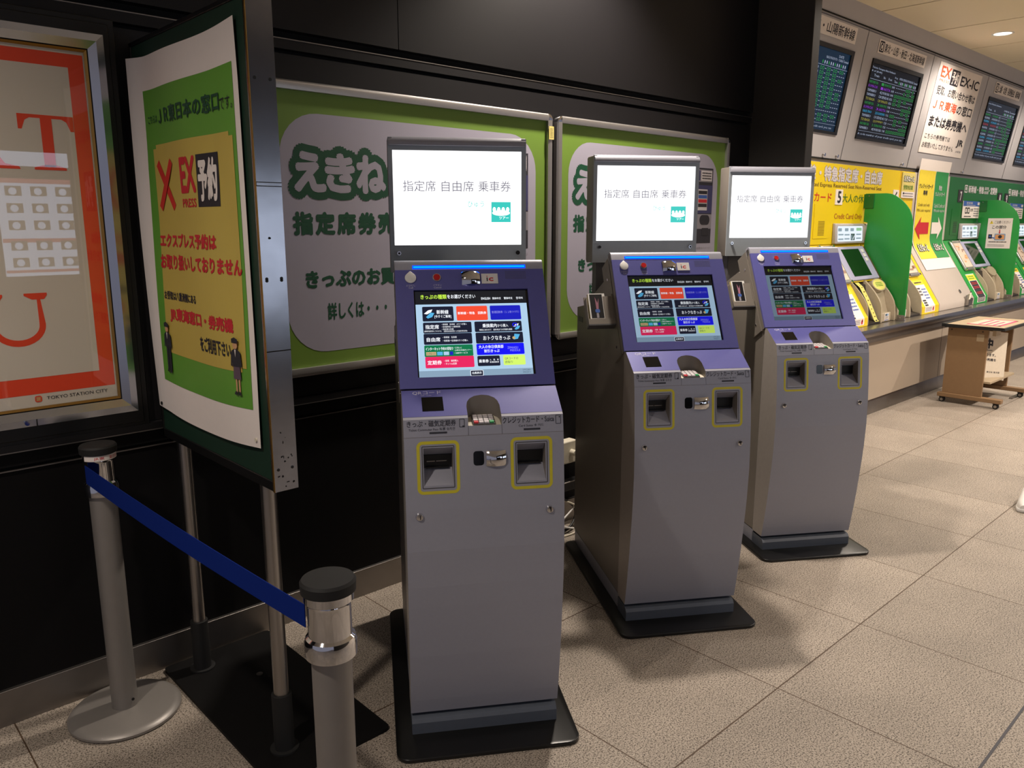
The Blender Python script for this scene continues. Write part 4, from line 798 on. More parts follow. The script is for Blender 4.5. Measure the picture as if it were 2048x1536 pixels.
# ================================================================== KIOSKS
TH = R(33.2); M_mbtn = mat("key_green", "2f9e5a", 0.4)
H0 = Vector((0, 0.118, 1.146)); he = Vector((0, 0.5005, 0.8657)); hn = Vector((0, -0.8657, 0.5005)); HL = 0.4436
S0 = Vector((0, 0.0, 1.075)); sle = Vector((0, 0.105, 0.068)).normalized(); sln = Vector((0, -sle.z, sle.y)); SLL = 0.1251
PR = [(0.081, 0.030), (0.13, 0.020), (0.21, 0.006), (0.30, -0.008), (0.40, -0.020), (0.48, -0.029), (0.55, -0.035), (0.67, -0.040), (0.80, -0.035), (0.875, -0.0285), (0.95, -0.020), (0.99, -0.016), (1.023, -0.0115), (1.051, -0.005), (1.075, 0.0)]
def pv(z):
    for (a, b), (c_, d) in zip(PR, PR[1:]):
        if z <= c_: return b+(d-b)*(z-a)/(c_-a)
    return PR[-1][1]
def hslab(mb, u0, u1, s0, s1, h0, h1, mm):
    vs = [H0+Vector((u, 0, 0))+he*s+hn*h for h in (h0, h1) for s in (s0, s1) for u in (u0, u1)]
    mb.add(vs, [(0, 2, 3, 1), (4, 5, 7, 6), (0, 1, 5, 4), (2, 6, 7, 3), (0, 4, 6, 2), (1, 3, 7, 5)], mm)
HC = lambda mb, off=0.0, lay=0.0004: CV(mb, fn=lambda u, s, h: H0+Vector((u, 0, 0))+he*s+hn*(h+off), lay=lay)
SLC = lambda mb, lay=0.0004: CV(mb, fn=lambda u, s, h: S0+Vector((u, 0, 0))+sle*s+sln*h, lay=lay)
FC = lambda mb, lay=0.0004: CV(mb, fn=lambda u, z, h: Vector((u, pv(z)-h, z)), lay=lay)
DC = lambda mb, y, lay=0.0004: CV(mb, fn=lambda u, z, h: Vector((u, y-h, z)), lay=lay)
KW = 0.49
KX = [(1.3398, 1.9059), (2.4444, 1.9098), (3.5388, 1.9037)]
KL = ['nearest grey ticket kiosk with a violet screen panel, beside the notice board', 'middle grey ticket kiosk with a violet screen panel', 'farthest grey ticket kiosk, next to the yellow ticket machines']
root = empty('ticket_kiosk', (KX[0][0], KX[0][1], 0), -TH); K = root
tag(root, KL[0], 'ticket kiosk', 'reserved seat ticket kiosks')
m = MB(); c = CV(m, (0, 0, 0), (1, 0, 0), (0, 1, 0)); m.extrude([(x, y, 0.0) for x, y in c.rrpts(-0.052, -0.112, 0.540, 0.90, 0.045)], (0, 0, 0.014), M_kplate); m.build('base_plate', K, bev=0.003)
m = MB(); m.prof_x([(0.014, 0.014), (0.014, 0.052), (0.022, 0.064), (0.034, 0.069), (0.13, 0.070), (0.13, 0.014)], 0.002, 0.484, M_ktoe); m.prof_x([(0.13, 0.014), (0.13, 0.078), (0.89, 0.078), (0.89, 0.014)], 0.006, 0.484, M_kgrey); m.build('plinth', K)
m = MB(); m.prof_x([(0.134, 0.082), (0.134, 1.125), (0.30, 1.36), (0.46, 1.40), (0.765, 1.268), (0.905, 1.245), (0.905, 0.082)], 0.005, KW-0.005, M_kside)
m.box(0.0035, 0.006, 0.80, 0.88, 1.18, 1.205, M_kdark); m.box(0.004, KW-0.004, 0.126, 0.1345, 0.082, 1.12, M_gap); m.build('cabinet_body', K)
# curved front cover with the two card pockets
m = MB(); US = [0.0, 0.057, 0.146, 0.195, 0.298, 0.343, 0.432, KW]; ZS = [a for a, b in PR]
for i in range(len(US)-1):
    for j in range(len(ZS)-1):
        z0, z1 = ZS[j], ZS[j+1]; mid = (z0+z1)/2
        if i in (1, 5) and 0.875 < mid < 0.99: continue
        if i == 3 and mid > 1.051: continue
        m.add([(US[i], pv(z0), z0), (US[i+1], pv(z0), z0), (US[i+1], pv(z1), z1), (US[i], pv(z1), z1)], [(0, 1, 2, 3)], M_kgrey)
for u in (0.0, KW):   # returns at the sides
    pts = [(u, b, a) for a, b in PR]+[(u, 0.105, 1.143), (u, 0.126, 1.143), (u, 0.126, 0.081)]; m.add(pts, [tuple(range(len(pts)))], M_kcover)
m.add([(0, pv(0.081), 0.081), (KW, pv(0.081), 0.081), (KW, 0.126, 0.081), (0, 0.126, 0.081)], [(0, 1, 2, 3)], M_kdark)
c = FC(m)
for x0, x1 in ((0.0365, 0.1655), (0.3225, 0.4535)): c.ring(x0, 0.849, x1, 1.0105, 0.018, 0.0095, M_yel_line, 1); c.ring(x0+0.015, 0.866, x1-0.015, 0.996, 0.004, 0.003, M_kdark, 1)
c.text('きっぷ・磁気定期券', 0.010, 1.053, 0.158, 1.072, M_ink, 2, 0.01); c.text('Ticket Commuter Pass 车票 승차권', 0.015, 1.041, 0.154, 1.050, M_ink, 2); c.rr(0.077, 1.032, 0.130, 1.0375, 0.001, M_ink, 2); c.ring(0.168, 1.048, 0.184, 1.073, 0.002, 0.0016, M_ink, 2); c.rect(0.177, 1.048, 0.184, 1.053, M_ink, 3)
c.text('クレジットカード・Suica', 0.301, 1.053, 0.461, 1.0725, M_ink, 2, 0.01); c.text('Card Suica 卡 카드', 0.350, 1.041, 0.428, 1.0495, M_ink, 2); c.rr(0.365, 1.031, 0.417, 1.0365, 0.001, M_ink, 2); c.ring(0.466, 1.046, 0.483, 1.073, 0.002, 0.0016, M_ink, 2); c.disc(0.478, 1.067, 0.002, M_ink, 3)
for x0, x1 in ((0.195, 0.298),): c.rect(x0-0.0006, 1.023, x0+0.0006, 1.051, M_kdark, 1); c.rect(x1-0.0006, 1.023, x1+0.0006, 1.051, M_kdark, 1)
c.rect(0.0, 1.0225, KW, 1.0235, M_kside, 1)
# violet sloping shelf with the arch cut for the key pad
arch = [(0.195, 0.0), (0.195, 0.050), (0.199, 0.068), (0.208, 0.082), (0.224, 0.092), (0.247, 0.096), (0.269, 0.092), (0.285, 0.082), (0.294, 0.068), (0.298, 0.050), (0.298, 0.0)]
SP = lambda u, s: S0+Vector((u, 0, 0))+sle*s
def slope_poly(L, mm, s0):
    pts = [(0, s0)]+[(max(a, 0), max(b, s0)) for a, b in arch]+[(KW, s0), (KW, SLL), (0, SLL)]
    m.add([SP(u, s)+sln*L for u, s in pts], [tuple(range(len(pts)))], mm)
slope_poly(0.0, M_kgrey, 0.0); slope_poly(0.0005, M_kpurple, 0.011)
fl_ = lambda p: Vector((p.x, p.y, 1.046+0.22*p.y))
top = [SP(u, s) for u, s in arch]; bot = [fl_(p) for p in top]
bot[0] = Vector((0.195, -0.006, 1.0445)); bot[-1] = Vector((0.298, -0.006, 1.0445))
m.add(top+bot, [(i, i+1, len(top)+i+1, len(top)+i) for i in range(len(top)-1)], M_kside); m.add(bot, [tuple(range(len(bot)))], M_pad)
c = SLC(m); c.text('QRコード', 0.034, 0.104, 0.122, 0.120, M_inkl, 2); c.text('QR code', 0.058, 0.0985, 0.092, 0.1025, M_inkl, 2)
fc = m.build('front_cover', K)
m = MB(); c = SLC(m); m.add([SP(u, s)+sln*0.001 for u, s in ((0.060, 0.033), (0.125, 0.033), (0.125, 0.093), (0.060, 0.093))], [(0, 1, 2, 3)], M_screenoff); m.build('code_reader', K)
m = MB(); kp = lambda u, v, h: Vector((u, v, 1.047+0.22*v+h))
def kbox(u0, u1, v0, v1, h0, h1, mm): m.add([kp(u, v, h) for h in (h0, h1) for v in (v0, v1) for u in (u0, u1)], [(0, 2, 3, 1), (4, 5, 7, 6), (0, 1, 5, 4), (2, 6, 7, 3), (0, 4, 6, 2), (1, 3, 7, 5)], mm)
kbox(0.212, 0.280, 0.008, 0.066, 0, 0.004, M_kdark)
for r in range(4):
    for q in range(4): kbox(0.215+q*0.0162, 0.2285+q*0.0162, 0.011+r*0.0137, 0.0215+r*0.0137, 0.004, 0.008, M_prred if (q == 0 and r == 0) else M_mbtn if (q == 3 and r == 0) else M_wprint)

m.build('key_pad', K)
for u0 in (0.057, 0.343):   # card pockets
    u1 = u0+0.089; m = MB(); D = 0.028
    A, B, Cc, Dd = (pv(0.99), 0.99), (D, 0.957), (D, 0.917), (pv(0.875), 0.875)
    for (p, q, mm) in ((A, B, M_kgrey), (Cc, Dd, M_kgrey)): m.add([(u0, p[0], p[1]), (u1, p[0], p[1]), (u1, q[0], q[1]), (u0, q[0], q[1])], [(0, 1, 2, 3)], mm)
    for u in (u0, u1): m.add([(u, *A), (u, *B), (u, *Cc), (u, *Dd), (u, pv(0.93), 0.93)], [(0, 1, 2, 3, 4)], M_kside)
    ps = m.build('card_pocket', K)
    m = MB(); m.box(u0, u1, D-0.004, D+0.03, 0.917, 0.957, M_black); m.box(u0+0.01, u1-0.01, D-0.012, D-0.004, 0.916, 0.921, M_black)
    if u0 < 0.2: m.box(u0+0.012, u0+0.037, D-0.0048, D-0.004, 0.9355, 0.938, M_steel); m.box(u0+0.041, u0+0.073, D-0.0048, D-0.004, 0.9355, 0.938, M_steel)
    m.build('card_slot', ps)
m = MB(); c = FC(m); c.rr(0.208, 0.930, 0.240, 0.974, 0.009, M_screenoff, 2); m.build('sensor_window', K)
m = MB()
def dome(orig, n, ex, ey, w, h, d, mm, k=10):   # a bulging mirror pillow
    vs = []; orig, n, ex, ey = Vector(orig), Vector(n).normalized(), Vector(ex), Vector(ey)
    for j in range(k+1):
        for i in range(k+1):
            a, b = -1+2*i/k, -1+2*j/k; vs.append(orig+ex*(a*w/2)+ey*(b*h/2)+n*(d*(1-a*a*0.5-b*b*0.5)))
    m.add(vs, [(j*(k+1)+i, j*(k+1)+i+1, (j+1)*(k+1)+i+1, (j+1)*(k+1)+i) for j in range(k) for i in range(k)], mm)
dome((0.277, pv(0.95)-0.0005, 0.950), (0, -1, 0.05), (1, 0, 0), (0, 0.12, 1), 0.060, 0.047, 0.017, M_chrome); m.build('safety_mirror', K)
for u in (0.0405, 0.4435):
    m = MB(); z = 0.781; m.lathe([(0.0, -0.006), (0.010, -0.005), (0.013, 0.0), (0.0135, 0.004)], (0, 0, 0), M_chrome, 24, False)
    m.v = [(u+p[0], pv(z)+p[2]-0.001, z+p[1]) for p in m.v]; m.box(u+0.001, u+0.0035, pv(z)-0.0085, pv(z)-0.006, z-0.006, z+0.006, M_black); m.build('lock', K)
# leaning head
m = MB(); q1 = H0+he*HL; bk = 0.142
pf = [H0-hn*0.010, q1-hn*0.010, q1-hn*bk, H0-hn*bk]
m.extrude([(0.008, p.y, p.z) for p in pf], (KW-0.016, 0, 0), M_kdark)
hslab(m, -0.003, KW+0.003, 0.0, HL, -0.036, -0.010, M_kside)
hslab(m, -0.003, 0.006, 0.0, HL, -bk, -0.045, M_kside); hslab(m, KW-0.006, KW+0.003, 0.0, HL, -bk, -0.045, M_kside)
for s_ in (0.05, 0.36):
    q = H0+he*s_-hn*0.085+Vector((-0.003, 0, 0)); m.tube([q, q-Vector((0.002, 0, 0))], 0.006, M_chrome, 12)
m.build('head_shell', K)
m = MB(); LU0, LU1, LS0, LS1 = 0.055, 0.434, 0.0365, 0.339
for a in ((-0.003, LU0, 0, 0.4115), (LU1, KW+0.003, 0, 0.4115), (LU0, LU1, 0, LS0), (LU0, LU1, LS1, 0.4115)): hslab(m, *a, -0.010, 0.0, M_kpurple)
prof = [H0+he*s_+hn*h_ for s_, h_ in ((0.4115, -0.010), (0.4115, 0.0), (0.434, 0.0), (0.4395, -0.001), (0.4445, -0.0035), (0.449, -0.0075), (0.4523, -0.0125), (0.454, -0.018), (0.4545, -0.024), (0.4545, -0.040), (0.4115, -0.040))]
m.extrude([(-0.003, p.y, p.z) for p in prof], (KW+0.006, 0, 0), M_kgrey)
c = HC(m)
for i in range(14):
    for j in range(6): c.disc(0.364+i*0.0051, 0.377+j*0.005, 0.0015, M_kdark, 1, k=6)
c.text('よびだし', 0.032, 0.352, 0.062, 0.359, M_inkl, 1); c.text('Call', 0.04, 0.344, 0.054, 0.350, M_inkl, 1); c.text('イヤホン', 0.120, 0.352, 0.148, 0.359, M_inkl, 1); c.text('Cancel', 0.122, 0.344, 0.146, 0.350, M_inkl, 1)
hd = m.build('head_panel', K)
m = MB(); hslab(m, 0.055, 0.433, 0.4145, 0.4275, -0.006, 0.001, M_led); hslab(m, 0.058, 0.430, 0.4180, 0.4240, 0.001, 0.0022, M_led2); m.build('light_bar', K)
m = MB(); ctr = H0+Vector((0.047, 0, 0))+he*0.381
pts = [(0.0185*math.cos(R(a)), 0.0185*math.sin(R(a))) for a in range(140, 401, 13)]+[(0.0, 0.0255)]
m.extrude([ctr+Vector((x, 0, 0))+he*y for x, y in pts], hn*0.006, M_white); m.build('drop_shaped_cover', K, bev=0.002)
m = MB(); q = H0+Vector((0.133, 0, 0))+he*0.382; m.tube([q, q+hn*0.004], 0.0138, M_chrome, 24); m.tube([q+hn*0.004, q+hn*0.007], 0.0108, M_red, 24); m.build('call_button', K)
m = MB(); dome(H0+Vector((0.245, 0, 0))+he*0.378+hn*0.0005, hn, (1, 0, 0), he, 0.060, 0.047, 0.017, M_chrome); m.build('safety_mirror', K)
m = MB(); hslab(m, 0.281, 0.336, 0.358, 0.394, 0.0, 0.003, M_white); c = HC(m, 0.0031); c.text('I', 0.298, 0.366, 0.302, 0.380, M_paperd, 0, 0.06); c.text('C', 0.305, 0.366, 0.321, 0.380, M_prred, 0, 0.07); c.disc(0.300, 0.384, 0.002, M_prred, 0); m.build('card_mark', K)
# touch screen
m = MB(); hslab(m, LU0, LU1, LS0, LS1, -0.0098, -0.008, M_screenoff); c = HC(m, -0.0078, 0.00025)
SX0, SX1 = 0.0595, 0.4265
c.rect(SX0, 0.0375, SX1, 0.290, U_bg, 1); c.rect(SX0, 0.290, SX1, 0.336, U_hdr, 1); c.rect(SX0, 0.0375, SX1, 0.060, U_foot, 2)
c.text('きっぷの種類', 0.077, 0.3085, 0.162, 0.325, U_lime2, 2, 0.02); c.text('をお選びください', 0.164, 0.310, 0.257, 0.324, U_w, 2, 0.01)
for t, a, b in (('ENGLISH', 0.276, 0.306), ('简体中文', 0.313, 0.342), ('繁体中文', 0.352, 0.381), ('한국어', 0.393, 0.415)): c.text(t, a, 0.304, b, 0.3125, U_w, 2, 0.01)
def btn(x0, y0, x1, y1, mm): c.rr(x0, y0, x1, y1, 0.004, mm, 2)
btn(0.080, 0.230, 0.181, 0.282, U_dark); c.text('新幹線', 0.126, 0.255, 0.165, 0.270, U_w, 3, 0.012); c.text('[今すぐご乗車]', 0.119, 0.240, 0.173, 0.252, U_w, 3, 0.01)
def train(x, y, s): 
    c.poly([(x, y), (x+0.014*s, y+0.012*s), (x+0.028*s, y+0.015*s), (x+0.024*s, y+0.006*s), (x+0.010*s, y-0.002*s)], U_w, 3); c.poly([(x+0.006*s, y-0.012*s), (x+0.022*s, y+0.004*s), (x+0.034*s, y+0.002*s), (x+0.026*s, y-0.012*s), (x+0.012*s, y-0.017*s)], U_cyan, 4)
train(0.085, 0.257, 1.0)
btn(0.191, 0.231, 0.293, 0.282, U_org); c.text('新幹線・特急　回数券', 0.195, 0.252, 0.289, 0.262, U_w, 3, 0.012); btn(0.302, 0.231, 0.404, 0.282, U_blue); c.text('普通回数券（１１枚つづり）', 0.307, 0.254, 0.398, 0.263, U_lil, 3)
btn(0.080, 0.188, 0.237, 0.226, U_dark); c.text('指定席', 0.087, 0.203, 0.131, 0.218, U_w, 3, 0.012); c.text('(乗車券指定席もこちらから)', 0.083, 0.192, 0.138, 0.1985, U_w, 3)
for i, (t, e) in enumerate((('・新幹線　在来線　のりつぎ購入', 0.222), ('・在来線特急への乗車変更', 0.2), ('・指定席の変更', 0.178))): c.text(t, 0.140, 0.2155-i*0.0085, e, 0.2215-i*0.0085, U_w, 3)
c.text('(座席未指定券への指定席変更)', 0.146, 0.191, 0.222, 0.197, U_w, 3)
btn(0.247, 0.189, 0.403, 0.226, U_dark); c.text('乗換案内', 0.273, 0.204, 0.320, 0.218, U_w, 3, 0.012); c.text('から購入', 0.322, 0.205, 0.358, 0.216, U_w, 3); c.text('時刻にあわせて　目的地までの列車を検索', 0.262, 0.193, 0.370, 0.1995, U_w, 3); train(0.374, 0.206, 0.7); c.ring(0.372, 0.206, 0.388, 0.219, 0.006, 0.003, U_blue2, 4)
btn(0.080, 0.149, 0.236, 0.187, U_dark); c.text('自由席', 0.089, 0.159, 0.133, 0.174, U_w, 3, 0.012); c.text('・新幹線　在来線', 0.141, 0.170, 0.186, 0.177, U_w, 3); c.text('・新幹線～在来線のりつぎ購入', 0.141, 0.158, 0.222, 0.165, U_w, 3)
btn(0.248, 0.149, 0.404, 0.187, U_dark); c.text('おトクなきっぷ', 0.272, 0.160, 0.361, 0.175, U_w, 3, 0.010); c.poly([(0.372, 0.160), (0.386, 0.162), (0.394, 0.178), (0.376, 0.180)], U_cyan, 3); c.disc(0.373, 0.166, 0.005, U_tan, 4)
btn(0.080, 0.107, 0.236, 0.147, U_grn); c.text('インターネット予約の受取り', 0.084, 0.129, 0.172, 0.140, U_w, 3, 0.010)
for i, (a, b, mm) in enumerate(((0.085, 0.117, U_tan), (0.120, 0.138, U_cyan), (0.141, 0.158, U_bg), (0.161, 0.171, U_blue))): c.rect(a, 0.112, b, 0.124, mm, 3)
c.text('えきねっと', 0.088, 0.114, 0.114, 0.122, U_ink, 4)
for i, t in enumerate(('・えきねっと', '・JR東日本国内ツアー', '・5489サービス')): c.text(t, 0.175, 0.1335-i*0.009, (0.2, 0.231, 0.218)[i], 0.1395-i*0.009, U_w, 3)
btn(0.248, 0.109, 0.404, 0.148, U_blue2); c.text('大人の休日倶楽部', 0.255, 0.131, 0.336, 0.143, U_w, 3, 0.010); c.text('割引きっぷ', 0.272, 0.117, 0.322, 0.128, U_w, 3, 0.010); c.text('ZIPANGU', 0.349, 0.128, 0.384, 0.136, U_lil, 3); c.text('MIDDLE', 0.357, 0.119, 0.390, 0.126, U_lil, 3)
btn(0.081, 0.069, 0.237, 0.108, U_pink); c.text('定期券', 0.088, 0.080, 0.133, 0.095, U_w, 3, 0.012); c.text('・新規　継続購入', 0.141, 0.089, 0.186, 0.096, U_w, 3); c.text('・ネットde定期', 0.141, 0.079, 0.180, 0.086, U_w, 3)
btn(0.248, 0.071, 0.321, 0.106, U_dark); c.text('乗車券', 0.252, 0.082, 0.284, 0.094, U_w, 3, 0.012); c.text('入　場　券', 0.287, 0.089, 0.317, 0.095, U_w, 3); c.text('普通回数券', 0.287, 0.081, 0.317, 0.087, U_w, 3)
btn(0.332, 0.072, 0.404, 0.106, U_lime); c.text('QRコードの', 0.337, 0.090, 0.381, 0.099, U_ink, 3); c.text('読取り', 0.337, 0.078, 0.362, 0.087, U_ink, 3)
c.rr(0.222, 0.038, 0.264, 0.058, 0.003, U_w, 3); c.rr(0.2235, 0.0395, 0.2625, 0.0565, 0.002, U_dark, 4); c.text('白黒表示', 0.228, 0.0445, 0.258, 0.0525, U_w, 5, 0.01)
c.text('17C201', 0.393, 0.0515, 0.418, 0.0565, U_ink, 3); c.text('MN2011', 0.393, 0.0435, 0.418, 0.0485, U_ink, 3)
m.build('touch_screen', hd)
# display on its post
m = MB(); m.box(0.02, KW-0.02, 0.635, 0.705, 1.10, 1.50, M_kdark); m.box(0.06, KW-0.06, 0.70, 0.76, 1.20, 1.46, M_kdark); m.build('display_post', K, bev=0.004)
D0, D1, DY0, DY1, DZ0, DZ1 = -0.007, 0.489, 0.605, 0.722, 1.478, 1.950; sx0, sx1, sz0, sz1 = 0.0085, 0.4718, 1.5755, 1.9065
m = MB(); m.extrude([(D0, y, z) for y, z in ((DY0+0.008, DZ0), (DY1-0.012, DZ0-0.004), (DY1, DZ0+0.006), (DY1, DZ1-0.006), (DY1-0.010, DZ1), (DY0+0.008, DZ1))], (D1-D0, 0, 0), M_kside)
dc = m.build('display_case', K, bev=0.003)
m = MB()
for a in ((D0, sx0, DZ0, DZ1), (sx1, D1, DZ0, DZ1), (sx0, sx1, DZ0, sz0), (sx0, sx1, sz1, DZ1-0.027)): m.box(a[0], a[1], DY0, DY0+0.008, a[2], a[3], M_kframe)
m.extrude([(D0+0.002, y, z) for y, z in [(DY0+0.020, DZ1-0.028), (DY0, DZ1-0.028)]+[(DY0+0.020-0.032*math.cos(R(a)), DZ1-0.026+0.030*math.sin(R(a))) for a in range(0, 91, 10)]], (D1-D0-0.004, 0, 0), M_kgrey); m.build('display_frame', dc)
m = MB(); m.box(sx0, sx1, DY0+0.005, DY0+0.0075, sz0, sz1, M_scrwhite); c = DC(m, DY0+0.005)
c.text('指定席', 0.043, 1.765, 0.160, 1.803, M_scrink, 1); c.text('自由席', 0.181, 1.765, 0.297, 1.803, M_scrink, 1); c.text('乗車券', 0.314, 1.765, 0.433, 1.803, M_scrink, 1)
c.text('びゅう', 0.275, 1.710, 0.334, 1.733, M_scrteal, 1); c.rect(0.361, 1.657, 0.433, 1.729, M_scrteal, 1)
c.disc(0.397, 1.690, 0.033, M_scrwhite, 2, 0.010)
for i in range(4): c.disc(0.372+i*0.0165, 1.702, 0.006, M_scrwhite, 3, 0.009, 10)
c.text('ツアー', 0.39, 1.667, 0.425, 1.677, M_scrwhite, 3)
m.build('display_screen', dc)
for u in (0.023, 0.457):
    m = MB(); m.tube([(u, DY0, 1.547), (u, DY0-0.010, 1.547)], 0.0075, M_chrome, 18); m.tube([(u, DY0-0.010, 1.547), (u, DY0-0.011, 1.547)], 0.004, M_black, 10); m.build('screw_knob', dc)
# leaflet holder on the left side of the head
m = MB()
hslab(m, -0.120, -0.004, 0.142, 0.278, -0.090, -0.084, M_kside); hslab(m, -0.120, -0.116, 0.142, 0.262, -0.084, -0.052, M_kside); hslab(m, -0.008, -0.004, 0.142, 0.278, -0.084, -0.050, M_kside); hslab(m, -0.120, -0.004, 0.136, 0.142, -0.090, -0.050, M_kdark)
hslab(m, -0.120, -0.004, 0.142, 0.166, -0.056, -0.050, M_kside); hslab(m, -0.045, -0.006, 0.166, 0.270, -0.062, -0.056, M_kside)
m.build('leaflet_holder', K)
def copy_tree(o, parent=None):
    c_ = o.copy(); COL.objects.link(c_)
    if parent: c_.parent = parent
    for ch in list(o.children): copy_tree(ch, c_)
    return c_
KS = [K]
for i in (1, 2):
    k2 = copy_tree(K); k2.location = (KX[i][0], KX[i][1], 0); k2['label'] = KL[i]; KS.append(k2)
for o in [c_ for c_ in K.children if c_.name.startswith('leaflet_holder')]: bpy.data.objects.remove(o)   # the nearest kiosk carries none
for k_, b in zip(KS, (1.0, 0.62, 0.26)):   # farther screens glow less, imitating their dimming by viewing angle
    for o in k_.children_recursive:
        if o.name.startswith('touch_screen'): o.color = (b, b, b, 1)
# leaflets standing in the holders
m = MB(); hslab(m, -0.108, -0.044, 0.143, 0.284, -0.074, -0.064, M_mat1); hslab(m, -0.108, -0.036, 0.143, 0.284, -0.0635, -0.058, M_white); c = HC(m, -0.0575, 0.0004)
c.rect(-0.102, 0.172, -0.048, 0.280, M_pk2 := mat('leaflet_black', '0d0d14', 0.4), 0); c.poly([(-0.078, 0.20), (-0.070, 0.20), (-0.064, 0.262), (-0.071, 0.24), (-0.080, 0.268)], M_pk3 := mat('leaflet_pink', '9c6a7c', 0.4), 1); c.rr(-0.084, 0.196, -0.064, 0.212, 0.005, M_prblue, 2); c.rect(-0.080, 0.173, -0.070, 0.196, M_prgrey, 1)
for u in (-0.075, -0.062): c.disc(u, 0.162, 0.0018, M_paperd, 1, k=8)
lf = m.build('leaflet_stack')
for i, l in enumerate(('', 'stack of dark leaflets at the left side of the middle kiosk', 'stack of dark leaflets at the left side of the farthest kiosk')):
    if i == 0: continue
    o = lf if i == 1 else lf.copy()
    if i > 1: COL.objects.link(o)
    o.location = (KX[i][0], KX[i][1], 0); o.rotation_euler.z = -TH; tag(o, l, 'leaflets', 'leaflets in the kiosk holders')

# ================================================================== SOCKET BOX AND CABLES BETWEEN THE KIOSKS
root = empty('socket_box', (3.08, 2.90, 0.42)); tag(root, 'cream socket box on the dark wall beside the nearest kiosk', 'socket box')
m = MB(); m.box(-0.085, 0.085, -0.045, 0.012, -0.065, 0.065, M_pad); m.build('box', root, bev=0.008)
m = MB(); m.tube([(0.04, -0.045, 0.0), (0.045, -0.075, -0.002)], 0.017, M_pad, 18); m.tube([(0.045, -0.075, -0.002), (0.058, -0.105, -0.012), (0.085, -0.115, -0.02), (0.11, -0.10, -0.05)], 0.006, M_white, 12); m.build('plug', root)
def cable(pts, r, mm, label):
    P = [Vector(p) for p in pts]; path = []
    for i in range(len(P)-1):
        p0, p1, p2, p3 = P[max(i-1, 0)], P[i], P[i+1], P[min(i+2, len(P)-1)]
        for k in range(8):
            t = k/8; path.append(0.5*((2*p1)+(-p0+p2)*t+(2*p0-5*p1+4*p2-p3)*t*t+(-p0+3*p1-3*p2+p3)*t**3))
    path.append(P[-1]); m = MB(); m.tube(path, r, mm, 8); tag(m.build('power_cable'), label, 'cable', 'cables behind the kiosks')
cable([(2.75, 2.86, 0.30), (2.95, 2.80, 0.22), (3.12, 2.82, 0.10), (3.02, 2.78, 0.02), (2.80, 2.80, 0.008), (2.6, 2.82, 0.008)], 0.007, M_black, 'black cable hanging in a loop below the socket box')
cable([(2.85, 2.85, 0.26), (3.05, 2.80, 0.16), (3.20, 2.78, 0.06), (3.05, 2.74, 0.010), (2.85, 2.76, 0.008)], 0.005, M_pad, 'pale cable lying on the floor behind the nearest kiosk')
cable([(3.20, 2.85, 0.30), (3.10, 2.80, 0.14), (2.98, 2.79, 0.05), (3.15, 2.72, 0.009), (3.30, 2.70, 0.008)], 0.005, M_white, 'white cable curling on the floor beside the middle kiosk')
m = MB(); m.box(3.02, 3.28, 2.845, 2.897, 0.205, 0.255, M_black); m.box(3.02, 3.28, 2.843, 2.847, 0.25, 0.2565, M_steel_dull)
tag(m.build('cable_tray', bev=0.003), 'short black cable tray on the wall under the socket box', 'cable tray')

# ================================================================== WHEELED TABLE BY THE COUNTER
M_oldpaper = mat('old_paper', 'c4b5a2', 0.7)
root = empty('wheeled_table', (8.37, 2.35, 0)); tag(root, 'brown wheeled table with a tan top standing against the counter', 'table'); off = -Vector(root.location)
m = MB(); m.box(7.96, 8.84, 2.125, 2.60, 0.722, 0.742, M_tan); tt = fin(m, 'tabletop', 0.002); tt.location = off
m = MB(); m.box(7.945, 8.855, 2.11, 2.125, 0.716, 0.7435, M_rubber); m.box(7.945, 8.855, 2.60, 2.635, 0.716, 0.748, M_rubber); m.box(7.945, 7.96, 2.125, 2.60, 0.716, 0.7435, M_rubber); m.box(8.84, 8.855, 2.125, 2.60, 0.716, 0.7435, M_rubber); m.build('edge_band', tt, bev=0.004)
for x0, x1 in ((8.00, 8.03), (8.74, 8.77)):
    m = MB(); m.box(x0, x1, 2.255, 2.59, 0.09, 0.716, M_brown)
    if x0 < 8.5:
        for y in (2.30, 2.56): m.tube([(x0, y, 0.69), (x0-0.003, y, 0.69)], 0.006, M_black, 10)
        m.box(x0-0.0008, x0, 2.285, 2.345, 0.60, 0.665, M_tan)
    fin(m, 'side_panel', 0.002)
    m = MB(); m.box(x0-0.02, x1+0.015, 2.085, 2.625, 0.052, 0.09, M_brown); fin(m, 'foot_bar', 0.004)
    for y in (2.13, 2.585):
        m = MB(); m.box(x0-0.006, x1-0.004, y-0.022, y+0.022, 0.040, 0.053, M_rubber); cs = fin(m, 'castor')
        m = MB(); m.tube([(x0-0.008, y, 0.0235), (x0+0.030, y, 0.0235)], 0.0235, M_rubber, 20); m.tube([(x0-0.010, y, 0.0235), (x0-0.008, y, 0.0235)], 0.013, M_steel, 16); m.build('wheel', cs)
m = MB(); m.box(8.03, 8.74, 2.20, 2.52, 0.215, 0.235, M_tan); fin(m, 'lower_shelf', 0.002)
m = MB(); m.box(8.03, 8.74, 2.56, 2.575, 0.45, 0.70, M_brown); m.box(8.03, 8.16, 2.20, 2.23, 0.655, 0.716, M_tan); fin(m, 'cross_rail', 0.002)
m = MB(); m.box(8.10, 8.62, 2.20, 2.46, 0.7425, 0.7435, M_oldpaper)
for a in ((8.09, 8.63, 2.19, 2.215), (8.09, 8.12, 2.19, 2.47), (8.60, 8.63, 2.19, 2.47)): m.box(*a, 0.7436, 0.7442, M_pink)
c = CV(m, (8.14, 2.42, 0.7437), (1, 0, 0), (0, 1, 0)); 
for k in range(3): c.rect(0.0, -0.05-k*0.06, 0.42-0.05*k, -0.03-k*0.06, M_pink, 1)
tag(m.build('taped_paper'), 'white paper fixed with pink tape on the tan table top', 'paper')
